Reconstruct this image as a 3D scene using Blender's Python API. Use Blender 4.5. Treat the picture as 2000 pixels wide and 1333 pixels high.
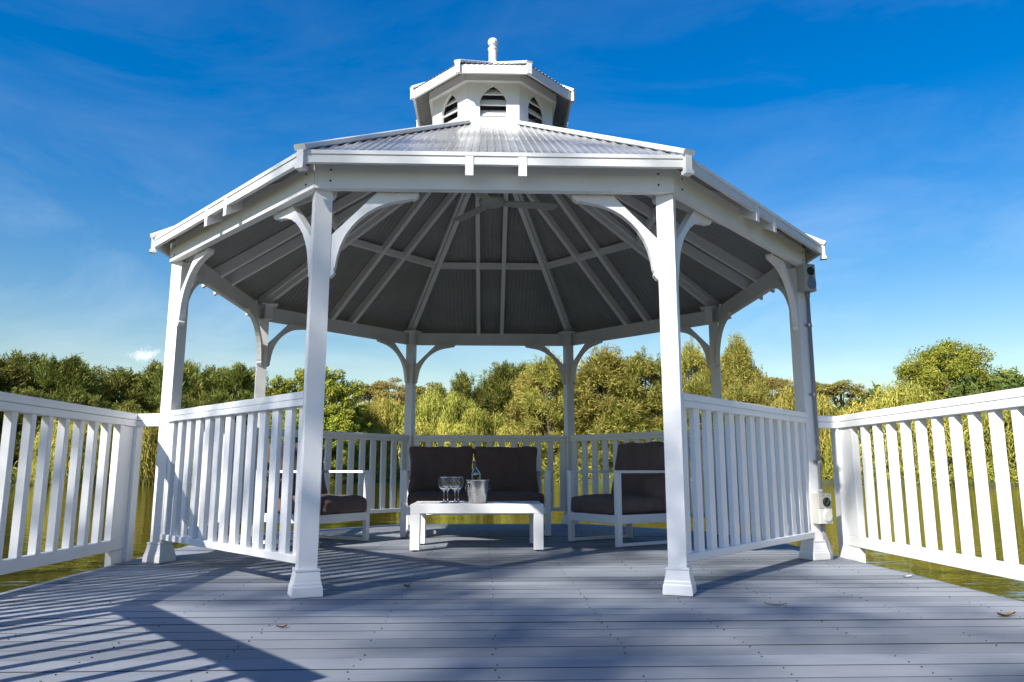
import bpy, math, random
import numpy as np
from mathutils import Vector, Matrix

random.seed(7)
rng = np.random.default_rng(7)
R_ = math.radians
SC = bpy.context.scene
for o in list(bpy.data.objects):
    bpy.data.objects.remove(o)
COL = SC.collection

# ------------------------------------------------------------------ camera
cam = bpy.data.cameras.new('camera')
cam.sensor_width = 36.0
cam.lens = 36.0 * 1472.9 / 2000.0
cam.clip_start = 0.05
cam.clip_end = 6000
co = bpy.data.objects.new('camera', cam)
COL.objects.link(co)
co.location = (-0.0446, -6.2924, 0.6015)
co.rotation_euler = (R_(90 + 9.7392), 0, R_(-1.978))
SC.camera = co

# ------------------------------------------------------------------ light
SUN_EL = 36.0
SUN_AZ = 40.5                      # from -Y towards -X
SUN = Vector((-math.sin(R_(SUN_AZ)) * math.cos(R_(SUN_EL)), -math.cos(R_(SUN_AZ)) * math.cos(R_(SUN_EL)), math.sin(R_(SUN_EL))))
sl = bpy.data.lights.new('sun', 'SUN')
sl.energy = 5.0
sl.angle = R_(0.5)
sl.color = (1.0, 0.955, 0.88)
so = bpy.data.objects.new('sun', sl)
COL.objects.link(so)
so.rotation_euler = (-SUN).to_track_quat('-Z', 'Y').to_euler()
so.location = (-8, -14, 14)

world = bpy.data.worlds.new('World')
SC.world = world
world.use_nodes = True
wn = world.node_tree
for n in list(wn.nodes):
    wn.nodes.remove(n)


class G:
    """small node-graph helper"""
    def __init__(s, nt):
        s.nt = nt

    def n(s, typ, **kw):
        nd = s.nt.nodes.new(typ)
        for k, v in kw.items():
            if k == 'inp':
                for a, b in v.items():
                    if isinstance(b, bpy.types.NodeSocket):
                        s.nt.links.new(b, nd.inputs[a])
                    else:
                        nd.inputs[a].default_value = b
            else:
                setattr(nd, k, v)
        return nd

    def ramp(s, fac, stops, interp='LINEAR'):
        nd = s.n('ShaderNodeValToRGB', inp={'Fac': fac})
        cr = nd.color_ramp
        cr.interpolation = interp
        while len(cr.elements) < len(stops):
            cr.elements.new(0.5)
        for e, (p, c) in zip(cr.elements, stops):
            e.position = p
            e.color = (*c, 1) if len(c) == 3 else c
        return nd.outputs['Color']

    def math(s, op, a, b=0.0, c=0.0, clamp=False):
        nd = s.n('ShaderNodeMath', operation=op, use_clamp=clamp)
        for i, v in enumerate((a, b, c)):
            if isinstance(v, bpy.types.NodeSocket):
                s.nt.links.new(v, nd.inputs[i])
            else:
                nd.inputs[i].default_value = v
        return nd.outputs[0]

    def mix(s, fac, a, b, mode='MIX'):
        nd = s.n('ShaderNodeMix', data_type='RGBA', blend_type=mode)
        for i, v in ((0, fac), (6, a), (7, b)):
            if isinstance(v, bpy.types.NodeSocket):
                s.nt.links.new(v, nd.inputs[i])
            else:
                nd.inputs[i].default_value = v if i == 0 else ((*v, 1) if len(v) == 3 else v)
        return nd.outputs[2]


g = G(wn)
sky = g.n('ShaderNodeTexSky', sky_type='NISHITA', sun_disc=False, sun_elevation=R_(SUN_EL),
          sun_rotation=math.atan2(SUN.x, SUN.y), air_density=1.7, dust_density=0.5, ozone_density=5.0, altitude=20)
hs = g.n('ShaderNodeHueSaturation', inp={'Saturation': 1.55, 'Value': 1.0, 'Hue': 0.513, 'Color': sky.outputs[0]})
tc = g.n('ShaderNodeTexCoord')
mp = g.n('ShaderNodeMapping', inp={'Vector': tc.outputs['Generated'], 'Scale': (1.0, 1.0, 3.2)})
n1 = g.n('ShaderNodeTexNoise', inp={'Vector': mp.outputs[0], 'Scale': 2.1, 'Detail': 10.0, 'Roughness': 0.62, 'Distortion': 0.6})
wisp = g.ramp(n1.outputs['Fac'], [(0.44, (0, 0, 0)), (0.74, (1, 1, 1))])
wsep = g.n('ShaderNodeSeparateXYZ', inp={'Vector': tc.outputs['Generated']})
wband = g.math('MULTIPLY', wisp, g.ramp(wsep.outputs['Z'], [(0.02, (0.22,) * 3), (0.2, (0.18,) * 3), (0.40, (0.05,) * 3), (0.65, (0.015,) * 3)]))
# one small cumulus low in the west
cd = Vector((-0.4090, 0.9020, 0.1370)).normalized()
dv = g.n('ShaderNodeVectorMath', operation='SUBTRACT', inp={0: tc.outputs['Generated'], 1: tuple(cd)})
dsc = g.n('ShaderNodeMapping', inp={'Vector': dv.outputs[0], 'Scale': (52, 52, 66)})
dl = g.n('ShaderNodeVectorMath', operation='LENGTH', inp={0: dsc.outputs[0]})
n2 = g.n('ShaderNodeTexNoise', inp={'Vector': tc.outputs['Generated'], 'Scale': 62.0, 'Detail': 6.0, 'Roughness': 0.7})
puff = g.math('SUBTRACT', g.math('ADD', -0.75, g.math('MULTIPLY', n2.outputs['Fac'], 3.0)), dl.outputs['Value'])
puff = g.ramp(puff, [(0.0, (0, 0, 0)), (0.9, (0.75, 0.75, 0.75))])
alpha = g.math('MAXIMUM', wband, puff)
tint = g.mix(1.0, hs.outputs[0], (1.0, 0.955, 1.01), 'MULTIPLY')
skyc = g.mix(alpha, tint, (9.5, 9.8, 10.2))
bg = g.n('ShaderNodeBackground', inp={'Color': skyc, 'Strength': 0.087})
wo = g.n('ShaderNodeOutputWorld', inp={'Surface': bg.outputs[0]})

vs = SC.view_settings
vs.view_transform = 'Standard'
vs.look = 'None'
vs.exposure = 0.74
vs.gamma = 1.0
vs.use_curve_mapping = False
SC.cycles.max_bounces = 10
SC.cycles.transparent_max_bounces = 12
SC.cycles.caustics_reflective = False
SC.cycles.caustics_refractive = False


# ------------------------------------------------------------------ materials
def mat(name):
    m = bpy.data.materials.new(name)
    m.use_nodes = True
    nt = m.node_tree
    for n in list(nt.nodes):
        nt.nodes.remove(n)
    gg = G(nt)
    out = gg.n('ShaderNodeOutputMaterial')
    b = gg.n('ShaderNodeBsdfPrincipled')
    nt.links.new(b.outputs[0], out.inputs['Surface'])
    return m, gg, b, out


def link(gg, a, b):
    gg.nt.links.new(a, b)


def bump(gg, h, strength=0.2, dist=0.01):
    return gg.n('ShaderNodeBump', inp={'Strength': strength, 'Distance': dist, 'Height': h}).outputs[0]


def M_paint(name, col=(0.80, 0.80, 0.795), rough=0.42, dirt=0.10):
    m, gg, b, out = mat(name)
    tc = gg.n('ShaderNodeTexCoord')
    big = gg.n('ShaderNodeTexNoise', inp={'Vector': tc.outputs['Object'], 'Scale': 3.0, 'Detail': 6.0, 'Roughness': 0.65})
    grain = gg.n('ShaderNodeTexNoise', inp={'Vector': gg.n('ShaderNodeMapping', inp={'Vector': tc.outputs['Object'], 'Scale': (60, 60, 9)}).outputs[0], 'Scale': 2.0, 'Detail': 3.0})
    spots = gg.n('ShaderNodeTexNoise', inp={'Vector': tc.outputs['Object'], 'Scale': 38.0, 'Detail': 2.0})
    f = gg.ramp(big.outputs['Fac'], [(0.42, (0, 0, 0)), (0.75, (1, 1, 1))])
    c = gg.mix(gg.math('MULTIPLY', f, dirt), col, (col[0] * 0.62, col[1] * 0.60, col[2] * 0.55))
    sp = gg.ramp(spots.outputs['Fac'], [(0.74, (0, 0, 0)), (0.80, (1, 1, 1))])
    c = gg.mix(gg.math('MULTIPLY', sp, 0.28), c, (0.33, 0.30, 0.26))
    link(gg, c, b.inputs['Base Color'])
    b.inputs['Roughness'].default_value = rough
    link(gg, bump(gg, grain.outputs['Fac'], 0.16, 0.004), b.inputs['Normal'])
    return m


def M_simple(name, col, rough=0.5, metal=0.0, noise=0.12, scale=20, bmp=0.1, **extra):
    m, gg, b, out = mat(name)
    tc = gg.n('ShaderNodeTexCoord')
    nz = gg.n('ShaderNodeTexNoise', inp={'Vector': tc.outputs['Object'], 'Scale': scale, 'Detail': 4.0})
    c = gg.mix(nz.outputs['Fac'], tuple(v * (1 - noise) for v in col), tuple(min(1, v * (1 + noise)) for v in col))
    link(gg, c, b.inputs['Base Color'])
    b.inputs['Roughness'].default_value = rough
    b.inputs['Metallic'].default_value = metal
    if bmp:
        link(gg, bump(gg, nz.outputs['Fac'], bmp, 0.003), b.inputs['Normal'])
    for k, v in extra.items():
        b.inputs[k].default_value = v
    return m


def M_deck():
    m, gg, b, out = mat('deck_composite')
    tc = gg.n('ShaderNodeTexCoord')
    oi = gg.n('ShaderNodeObjectInfo')
    off = gg.n('ShaderNodeVectorMath', operation='MULTIPLY_ADD', inp={0: oi.outputs['Location'], 1: (0.37, 3.3, 1.0), 2: tc.outputs['Object']})
    gr = gg.n('ShaderNodeTexNoise', inp={'Vector': gg.n('ShaderNodeMapping', inp={'Vector': off.outputs[0], 'Scale': (4, 170, 60)}).outputs[0], 'Scale': 1.0, 'Detail': 4.0, 'Roughness': 0.6})
    bl = gg.n('ShaderNodeTexNoise', inp={'Vector': gg.n('ShaderNodeMapping', inp={'Vector': off.outputs[0], 'Scale': (1.3, 4, 4)}).outputs[0], 'Scale': 1.6, 'Detail': 5.0, 'Roughness': 0.7})
    sp = gg.n('ShaderNodeTexNoise', inp={'Vector': off.outputs[0], 'Scale': 55.0, 'Detail': 2.0})
    c = gg.mix(gr.outputs['Fac'], (0.156, 0.176, 0.210), (0.250, 0.270, 0.302))
    c = gg.mix(gg.math('MULTIPLY', gg.ramp(bl.outputs['Fac'], [(0.4, (0, 0, 0)), (0.72, (1, 1, 1))]), 0.5), c, (0.31, 0.32, 0.335))
    c = gg.mix(gg.math('MULTIPLY', gg.ramp(sp.outputs['Fac'], [(0.70, (0, 0, 0)), (0.78, (1, 1, 1))]), 0.35), c, (0.42, 0.42, 0.41))
    v = gg.math('MULTIPLY_ADD', oi.outputs['Random'], 0.42, 0.79)
    c = gg.mix(1.0, c, gg.n('ShaderNodeCombineColor', inp={0: v, 1: v, 2: v}).outputs[0], 'MULTIPLY')
    link(gg, c, b.inputs['Base Color'])
    link(gg, gg.math('MULTIPLY_ADD', bl.outputs['Fac'], 0.25, 0.50), b.inputs['Roughness'])
    b.inputs['Specular IOR Level'].default_value = 0.3
    link(gg, bump(gg, gr.outputs['Fac'], 0.35, 0.003), b.inputs['Normal'])
    return m


def M_roof():
    m, gg, b, out = mat('roof_sheet_paint')
    tc = gg.n('ShaderNodeTexCoord')
    nz = gg.n('ShaderNodeTexNoise', inp={'Vector': tc.outputs['Object'], 'Scale': 1.6, 'Detail': 3.0, 'Roughness': 0.5})
    f = gg.ramp(nz.outputs['Fac'], [(0.42, (0, 0, 0)), (0.72, (1, 1, 1))])
    c = gg.mix(gg.math('MULTIPLY', f, 0.35), (0.50, 0.495, 0.485), (0.36, 0.35, 0.325))
    link(gg, c, b.inputs['Base Color'])
    link(gg, gg.math('MULTIPLY_ADD', f, 0.22, 0.20), b.inputs['Roughness'])
    b.inputs['Metallic'].default_value = 0.5
    return m


def M_fabric():
    m, gg, b, out = mat('cushion_fabric')
    tc = gg.n('ShaderNodeTexCoord')
    w1 = gg.n('ShaderNodeTexWave', inp={'Vector': tc.outputs['Object'], 'Scale': 160.0, 'Distortion': 1.5})
    nz = gg.n('ShaderNodeTexNoise', inp={'Vector': tc.outputs['Object'], 'Scale': 7.0, 'Detail': 5.0})
    c = gg.mix(nz.outputs['Fac'], (0.100, 0.062, 0.052), (0.180, 0.120, 0.104))
    link(gg, c, b.inputs['Base Color'])
    b.inputs['Roughness'].default_value = 0.85
    b.inputs['Sheen Weight'].default_value = 0.12
    b.inputs['Sheen Roughness'].default_value = 0.4
    b.inputs['Sheen Tint'].default_value = (0.8, 0.75, 0.72, 1)
    cr = gg.n('ShaderNodeTexNoise', inp={'Vector': gg.n('ShaderNodeMapping', inp={'Vector': tc.outputs['Object'], 'Scale': (16, 16, 5)}).outputs[0], 'Scale': 1.0, 'Detail': 2.0})
    h = gg.math('ADD', gg.math('MULTIPLY', w1.outputs['Fac'], 0.05), cr.outputs['Fac'])
    link(gg, bump(gg, h, 0.9, 0.03), b.inputs['Normal'])
    return m


def M_glass(name, col=(1, 1, 1), rough=0.0, ior=1.47):
    m, gg, b, out = mat(name)
    b.inputs['Base Color'].default_value = (*col, 1)
    b.inputs['Roughness'].default_value = rough
    b.inputs['IOR'].default_value = ior
    b.inputs['Transmission Weight'].default_value = 1.0
    return m


def M_leaf(name, c0, c1, c2, trans=0.35):
    m, gg, b, out = mat(name)
    gm = gg.n('ShaderNodeNewGeometry')
    tc = gg.n('ShaderNodeTexCoord')
    oi = gg.n('ShaderNodeObjectInfo')
    c = gg.ramp(gm.outputs['Random Per Island'], [(0.0, c0), (0.5, c1), (1.0, c2)])
    nz = gg.n('ShaderNodeTexNoise', inp={'Vector': tc.outputs['Object'], 'Scale': 0.8, 'Detail': 2.0})
    v = gg.math('MULTIPLY_ADD', nz.outputs['Fac'], 0.8, 0.6)
    v = gg.math('MULTIPLY', v, gg.math('MULTIPLY_ADD', oi.outputs['Random'], 0.5, 0.74))
    c = gg.mix(1.0, c, gg.n('ShaderNodeCombineColor', inp={0: v, 1: v, 2: v}).outputs[0], 'MULTIPLY')
    hu = gg.math('MULTIPLY_ADD', gg.math('FRACT', gg.math('MULTIPLY', oi.outputs['Random'], 7.31)), 0.032, 0.477)
    c = gg.n('ShaderNodeHueSaturation', inp={'Hue': hu, 'Saturation': 0.95, 'Value': 1.18, 'Color': c}).outputs[0]
    d = gg.n('ShaderNodeBsdfDiffuse', inp={'Color': c})
    t = gg.n('ShaderNodeBsdfTranslucent', inp={'Color': c})
    mx = gg.n('ShaderNodeMixShader', inp={0: trans, 1: d.outputs[0], 2: t.outputs[0]})
    gg.nt.nodes.remove(b)
    link(gg, mx.outputs[0], out.inputs['Surface'])
    return m


def M_water():
    m, gg, b, out = mat('pond_water')
    b.inputs['Base Color'].default_value = (0.075, 0.058, 0.008, 1)
    b.inputs['Roughness'].default_value = 0.03
    b.inputs['IOR'].default_value = 1.33
    b.inputs['Specular IOR Level'].default_value = 0.6
    tc = gg.n('ShaderNodeTexCoord')
    mp = gg.n('ShaderNodeMapping', inp={'Vector': tc.outputs['Object'], 'Scale': (1.0, 1.7, 1.0)})
    a = gg.n('ShaderNodeTexNoise', inp={'Vector': mp.outputs[0], 'Scale': 0.9, 'Detail': 3.0, 'Roughness': 0.5})
    c = gg.n('ShaderNodeTexNoise', inp={'Vector': mp.outputs[0], 'Scale': 5.0, 'Detail': 2.0})
    h = gg.math('ADD', gg.math('MULTIPLY', a.outputs['Fac'], 0.9), gg.math('MULTIPLY', c.outputs['Fac'], 0.14))
    link(gg, bump(gg, h, 0.16, 0.10), b.inputs['Normal'])
    return m


def M_ground():
    m, gg, b, out = mat('bank_ground')
    tc = gg.n('ShaderNodeTexCoord')
    nz = gg.n('ShaderNodeTexNoise', inp={'Vector': tc.outputs['Object'], 'Scale': 0.35, 'Detail': 8.0, 'Roughness': 0.7})
    c = gg.ramp(nz.outputs['Fac'], [(0.3, (0.045, 0.038, 0.020)), (0.55, (0.060, 0.075, 0.018)), (0.75, (0.10, 0.11, 0.03))])
    link(gg, c, b.inputs['Base Color'])
    b.inputs['Roughness'].default_value = 0.95
    return m


def M_steel(name, col=(0.55, 0.55, 0.54), rough=0.28):
    m, gg, b, out = mat(name)
    tc = gg.n('ShaderNodeTexCoord')
    nz = gg.n('ShaderNodeTexNoise', inp={'Vector': gg.n('ShaderNodeMapping', inp={'Vector': tc.outputs['Object'], 'Scale': (8, 8, 400)}).outputs[0], 'Scale': 1.0, 'Detail': 3.0})
    link(gg, gg.mix(nz.outputs['Fac'], tuple(v * 0.85 for v in col), col), b.inputs['Base Color'])
    link(gg, gg.math('MULTIPLY_ADD', nz.outputs['Fac'], 0.15, rough - 0.07), b.inputs['Roughness'])
    b.inputs['Metallic'].default_value = 1.0
    return m


WHITE = M_paint('white_paint', dirt=0.2)
WHITE2 = M_paint('white_rail_paint', (0.81, 0.81, 0.80), 0.45, 0.08)
SOFFIT = M_paint('rafter_paint', (0.84, 0.825, 0.80), 0.5, 0.08)
TRIM = M_paint('eave_trim_paint', (0.74, 0.74, 0.72), 0.4, 0.22)
DECK = M_deck()
ROOF = M_roof()
LINING = M_simple('lining_grey', (0.30, 0.292, 0.272), 0.5, 0.0, 0.35, 2.5, 0.0)
FABRIC = M_fabric()
FRAME = M_simple('powder_coat_white', (0.78, 0.78, 0.78), 0.4, 0.0, 0.03, 30, 0.05)
GLASS = M_glass('clear_glass')
BOTTLE = M_glass('bottle_glass', (0.62, 0.80, 0.92))
STEEL = M_steel('brushed_steel')
GALV = M_steel('clamp_zinc', (0.5, 0.52, 0.55), 0.35)
CHROME = M_steel('ring_steel', (0.35, 0.35, 0.35), 0.15)
LABEL = M_simple('bottle_label', (0.72, 0.68, 0.52), 0.7, 0, 0.06, 40, 0.0)
BLACK = M_simple('black_plastic', (0.012, 0.012, 0.012), 0.35, 0, 0.1, 30, 0.0)
DARKHOLE = M_simple('dark_screw_head', (0.02, 0.018, 0.016), 0.6, 0, 0.1, 30, 0.0)
BEIGE = M_simple('box_plastic', (0.46, 0.45, 0.41), 0.45, 0, 0.05, 15, 0.0)
PALE = M_simple('socket_plastic', (0.68, 0.67, 0.62), 0.35, 0, 0.05, 15, 0.0)
BLUEGREY = M_simple('flap_plastic', (0.16, 0.20, 0.27), 0.3, 0, 0.08, 15, 0.0)
GREEN = M_simple('switch_green', (0.02, 0.10, 0.035), 0.35, 0, 0.08, 15, 0.0)
PVC = M_simple('grey_conduit', (0.24, 0.25, 0.26), 0.5, 0, 0.08, 9, 0.0)
FANM = M_simple('fan_enamel', (0.42, 0.43, 0.40), 0.4, 0, 0.05, 9, 0.0)
TIMBER = M_simple('joist_timber', (0.10, 0.085, 0.065), 0.85, 0, 0.3, 9, 0.2)
BARK = M_simple('tree_bark', (0.16, 0.13, 0.10), 0.9, 0, 0.4, 4, 0.4)
DRY = M_simple('dry_leaf', (0.22, 0.12, 0.045), 0.8, 0, 0.3, 60, 0.1)
DRY2 = M_simple('dry_twig_leaf', (0.20, 0.15, 0.05), 0.8, 0, 0.3, 60, 0.1)
FEATHER = M_simple('white_down', (0.8, 0.8, 0.8), 0.8, 0, 0.05, 60, 0.0)
TILE = M_simple('red_roof_tile', (0.42, 0.12, 0.06), 0.8, 0, 0.25, 6, 0.1)
WALLC = M_simple('cream_wall', (0.5, 0.46, 0.40), 0.8, 0, 0.1, 3, 0.0)
CARW = M_simple('car_paint', (0.75, 0.76, 0.78), 0.25, 0, 0.03, 3, 0.0)
CARG = M_simple('car_glass', (0.04, 0.07, 0.10), 0.08, 0, 0.05, 3, 0.0)
WIRE = M_simple('fence_wire', (0.16, 0.17, 0.18), 0.5, 0.6, 0.1, 3, 0.0)
GRIME_SHADE = M_simple('joint_shade_grime', (0.022, 0.024, 0.028), 0.95, 0, 0.3, 30, 0.0)
WATER = M_water()
GROUND = M_ground()
L_CAS = M_leaf('casuarina_foliage', (0.055, 0.085, 0.016), (0.165, 0.195, 0.034), (0.36, 0.35, 0.080), 0.25)
L_FEA = M_leaf('feathery_foliage', (0.100, 0.115, 0.020), (0.300, 0.290, 0.050), (0.58, 0.51, 0.120), 0.28)
L_WIL = M_leaf('willow_foliage', (0.130, 0.155, 0.022), (0.350, 0.345, 0.048), (0.62, 0.57, 0.120), 0.32)
L_BRD = M_leaf('broadleaf_foliage', (0.119, 0.160, 0.020), (0.270, 0.312, 0.034), (0.490, 0.456, 0.057), 0.3)
L_DRK = M_leaf('dark_foliage', (0.030, 0.054, 0.014), (0.081, 0.115, 0.024), (0.162, 0.176, 0.035), 0.2)
L_UMB = M_leaf('umbrella_foliage', (0.119, 0.121, 0.027), (0.254, 0.220, 0.048), (0.389, 0.304, 0.076), 0.25)
L_BANK = M_leaf('bank_plant_foliage', (0.085, 0.110, 0.020), (0.270, 0.279, 0.037), (0.524, 0.456, 0.068), 0.3)


# ------------------------------------------------------------------ mesh helpers
def V(*a):
    return Vector(a)


class MB:
    def __init__(s):
        s.v = []
        s.f = []
        s.mi = []
        s.cur = 0

    def add(s, vs, fs):
        b = len(s.v)
        s.v += [tuple(x) for x in vs]
        for f in fs:
            s.f.append([b + i for i in f])
            s.mi.append(s.cur)
        return s

    def box(s, x0, x1, y0, y1, z0, z1):
        return s.add([(x0, y0, z0), (x1, y0, z0), (x1, y1, z0), (x0, y1, z0), (x0, y0, z1), (x1, y0, z1), (x1, y1, z1), (x0, y1, z1)],
                     [(0, 3, 2, 1), (4, 5, 6, 7), (0, 1, 5, 4), (1, 2, 6, 5), (2, 3, 7, 6), (3, 0, 4, 7)])

    def hull8(s, p):
        return s.add(p, [(0, 3, 2, 1), (4, 5, 6, 7), (0, 1, 5, 4), (1, 2, 6, 5), (2, 3, 7, 6), (3, 0, 4, 7)])

    def obox(s, c, ax, ay, az, hx, hy, hz):
        c = Vector(c)
        p = []
        for k in (-1, 1):
            for i, j in ((-1, -1), (1, -1), (1, 1), (-1, 1)):
                p.append(c + ax * (hx * i) + ay * (hy * j) + az * (hz * k))
        return s.hull8(p)

    def bar(s, a, b, w, h, up=None, ch=0.0):
        """rectangular bar from a to b: w across, h along up; optional chamfer ch"""
        a, b = Vector(a), Vector(b)
        d = (b - a).normalized()
        up = Vector(up) if up is not None else (V(0, 0, 1) if abs(d.z) < 0.9 else V(0, 1, 0))
        side = d.cross(up).normalized()
        up = side.cross(d).normalized()
        w, h = w / 2, h / 2
        if ch > 0:
            prof = [(-w + ch, -h), (w - ch, -h), (w, -h + ch), (w, h - ch), (w - ch, h), (-w + ch, h), (-w, h - ch), (-w, -h + ch)]
        else:
            prof = [(-w, -h), (w, -h), (w, h), (-w, h)]
        n = len(prof)
        vs = [a + side * x + up * y for x, y in prof] + [b + side * x + up * y for x, y in prof]
        fs = [tuple(range(n - 1, -1, -1)), tuple(range(n, 2 * n))]
        fs += [(i, (i + 1) % n, n + (i + 1) % n, n + i) for i in range(n)]
        fs = [tuple(reversed(f)) for f in fs]
        return s.add(vs, fs)

    def prism(s, poly, t, off=0.0, origin=(0, 0, 0), ax=(1, 0, 0), ay=(0, 0, 1), an=(0, 1, 0)):
        """extrude a 2-D polygon (list of (a,b)) by thickness t along an, centred at off"""
        o, ax, ay, an = Vector(origin), Vector(ax), Vector(ay), Vector(an)
        n = len(poly)
        vs = [o + ax * a + ay * b + an * (off - t / 2) for a, b in poly] + [o + ax * a + ay * b + an * (off + t / 2) for a, b in poly]
        fs = [tuple(range(n)), tuple(range(2 * n - 1, n - 1, -1))]
        fs += [((i + 1) % n, i, n + i, n + (i + 1) % n) for i in range(n)]
        return s.add(vs, fs)

    def lathe(s, prof, c=(0, 0, 0), seg=24, axis=None, closed=False):
        c = Vector(c)
        q = V(0, 0, 1).rotation_difference(Vector(axis)) if axis is not None else None
        vs = []
        for r, z in prof:
            for k in range(seg):
                a = 2 * math.pi * k / seg
                p = V(r * math.cos(a), r * math.sin(a), z)
                if q:
                    p = q @ p
                vs.append(c + p)
        fs = []
        m = len(prof)
        for i in range(m if closed else m - 1):
            j = (i + 1) % m
            for k in range(seg):
                k2 = (k + 1) % seg
                fs.append((i * seg + k, i * seg + k2, j * seg + k2, j * seg + k))
        if not closed:
            fs.append(tuple(range(seg - 1, -1, -1)))
            fs.append(tuple((m - 1) * seg + k for k in range(seg)))
        return s.add(vs, fs)

    def tube(s, pts, r, seg=8):
        pts = [Vector(p) for p in pts]
        n = len(pts)
        rs = r if isinstance(r, (list, tuple)) else [r] * n
        t0 = (pts[1] - pts[0]).normalized()
        x = t0.orthogonal().normalized()
        vs = []
        for i, p in enumerate(pts):
            t = (pts[min(i + 1, n - 1)] - pts[max(i - 1, 0)]).normalized()
            x = (x - t * x.dot(t)).normalized()
            y = t.cross(x)
            for k in range(seg):
                a = 2 * math.pi * k / seg
                vs.append(p + (x * math.cos(a) + y * math.sin(a)) * rs[i])
        fs = []
        for i in range(n - 1):
            for k in range(seg):
                k2 = (k + 1) % seg
                fs.append((i * seg + k, i * seg + k2, (i + 1) * seg + k2, (i + 1) * seg + k))
        fs.append(tuple(range(seg - 1, -1, -1)))
        fs.append(tuple((n - 1) * seg + k for k in range(seg)))
        return s.add(vs, fs)

    def build(s, name, m, parent=None, smooth=False, mats=None, origin=None):
        vs = np.array(s.v, float)
        if origin is None:
            o = np.array([(vs[:, 0].min() + vs[:, 0].max()) / 2, (vs[:, 1].min() + vs[:, 1].max()) / 2, vs[:, 2].min()])
        else:
            o = np.array(origin, float)
        me = bpy.data.meshes.new(name)
        me.from_pydata((vs - o).tolist(), [], s.f)
        for mm in (mats or [m]):
            me.materials.append(mm)
        if mats:
            me.polygons.foreach_set('material_index', s.mi)
        if smooth:
            me.polygons.foreach_set('use_smooth', [True] * len(s.f))
        me.update()
        ob = bpy.data.objects.new(name, me)
        COL.objects.link(ob)
        place(ob, o, parent)
        return ob


WL = {}


def place(ob, wloc, parent=None):
    WL[ob.name] = Vector(wloc)
    if parent is not None:
        ob.parent = parent
        ob.location = Vector(wloc) - WL[parent.name]
    else:
        ob.location = wloc


def tag(o, label=None, cat=None, group=None, kind=None):
    for k, v in (('label', label), ('category', cat), ('group', group), ('kind', kind)):
        if v:
            o[k] = v
    return o


def thing(name, label, cat, loc=(0, 0, 0), group=None):
    o = bpy.data.objects.new(name, None)
    o.empty_display_size = 0.2
    COL.objects.link(o)
    place(o, loc)
    return tag(o, label, cat, group)


def dup(o, parent=None, label=None):
    c = o.copy()
    COL.objects.link(c)
    if parent:
        c.parent = parent
    WL[c.name] = WL.get(o.name, Vector((0, 0, 0)))
    for ch in [x for x in KIDS.get(o.name, [])]:
        dup(ch, c)
    if label:
        c['label'] = label
    return c


KIDS = {}


def index_kids():
    KIDS.clear()
    for o in bpy.data.objects:
        if o.parent:
            KIDS.setdefault(o.parent.name, []).append(o)


def np_mesh(name, verts, quads, m):
    """fast mesh from numpy arrays of verts (N,3) and quads (M,4)"""
    me = bpy.data.meshes.new(name)
    me.vertices.add(len(verts))
    me.vertices.foreach_set('co', np.asarray(verts, np.float32).ravel())
    nq = len(quads)
    me.loops.add(nq * 4)
    me.loops.foreach_set('vertex_index', np.asarray(quads, np.int32).ravel())
    me.polygons.add(nq)
    me.polygons.foreach_set('loop_start', np.arange(0, nq * 4, 4, dtype=np.int32))
    me.polygons.foreach_set('loop_total', np.full(nq, 4, np.int32))
    me.materials.append(m)
    me.update(calc_edges=True)
    return me


# ------------------------------------------------------------------ octagon frame
SY = 1.1


def od(az):
    return V(math.sin(R_(az)), -math.cos(R_(az)) * SY, 0)


def ov(k, R, z=0.0):          # octagon vertex k (k = 0 front-left, 1 front-right, counter-clockwise)
    p = od(-22.5 + 45 * k) * R
    p.z = z
    return p


RE, ZE, SLOPE = 2.585, 2.209, 0.5667


def zr(R):
    return ZE + (RE - R) * SLOPE


def side(k):
    A, B = ov(k, 1.0), ov(k + 1, 1.0)
    t = (B - A).normalized()
    n = V(t.y, -t.x, 0)
    return A, B, t, n


def ringseg(mb, k, R, t, z0, z1, gap=0.0015):
    """mitred vertical board on side k, outer vertices at R, thickness t inwards"""
    A, B, tt, n = side(k)
    Ri = R - t / 0.9239
    o0, o1, i0, i1 = ov(k, R), ov(k + 1, R), ov(k, Ri), ov(k + 1, Ri)
    o0, i0, o1, i1 = o0 + tt * gap, i0 + tt * gap, o1 - tt * gap, i1 - tt * gap
    mb.hull8([V(p.x, p.y, z0) for p in (o0, o1, i1, i0)] + [V(p.x, p.y, z1) for p in (o0, o1, i1, i0)])
    return mb


# ================================================================== SETTING
# ---- water
mb = MB()
wz = -0.45
mb.add([(-400, -400, wz), (400, -400, wz), (400, 400, wz), (-400, 400, wz)], [(0, 1, 2, 3)])
wob = mb.build('pond_water', WATER, origin=(0, 0, wz))
tag(wob, 'olive green pond water rippling around the deck', None, None, 'structure')


# ---- ground: polar sheet with a pond-shaped hollow
def shore(a):
    """distance of the shore at azimuth a (degrees from +Y, clockwise)"""
    a = (a + 180) % 360 - 180
    f = np.interp(a, [-180, -150, -120, -90, -60, -42, -25, 0, 25, 42, 60, 90, 120, 150, 180],
                  [10, 11, 15, 40, 60, 57, 62, 68, 60, 58, 60, 26, 15, 12, 10])
    return f


def gz(a, r):
    """ground height"""
    s = shore(a)
    d = r - s
    z = np.interp(d, [-8, -1.5, 0, 0.8, 3, 12, 40, 300, 3000], [-1.6, -0.9, -0.47, -0.15, 0.05, 0.5, 1.2, 2.0, 3.0])
    aa = (a + 180) % 360 - 180
    hill = np.exp(-((aa - 40) / 10) ** 2) * np.interp(d, [4, 14, 26, 60, 300], [0, 2.0, 3.6, 4.2, 2.0])
    return z + hill


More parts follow.
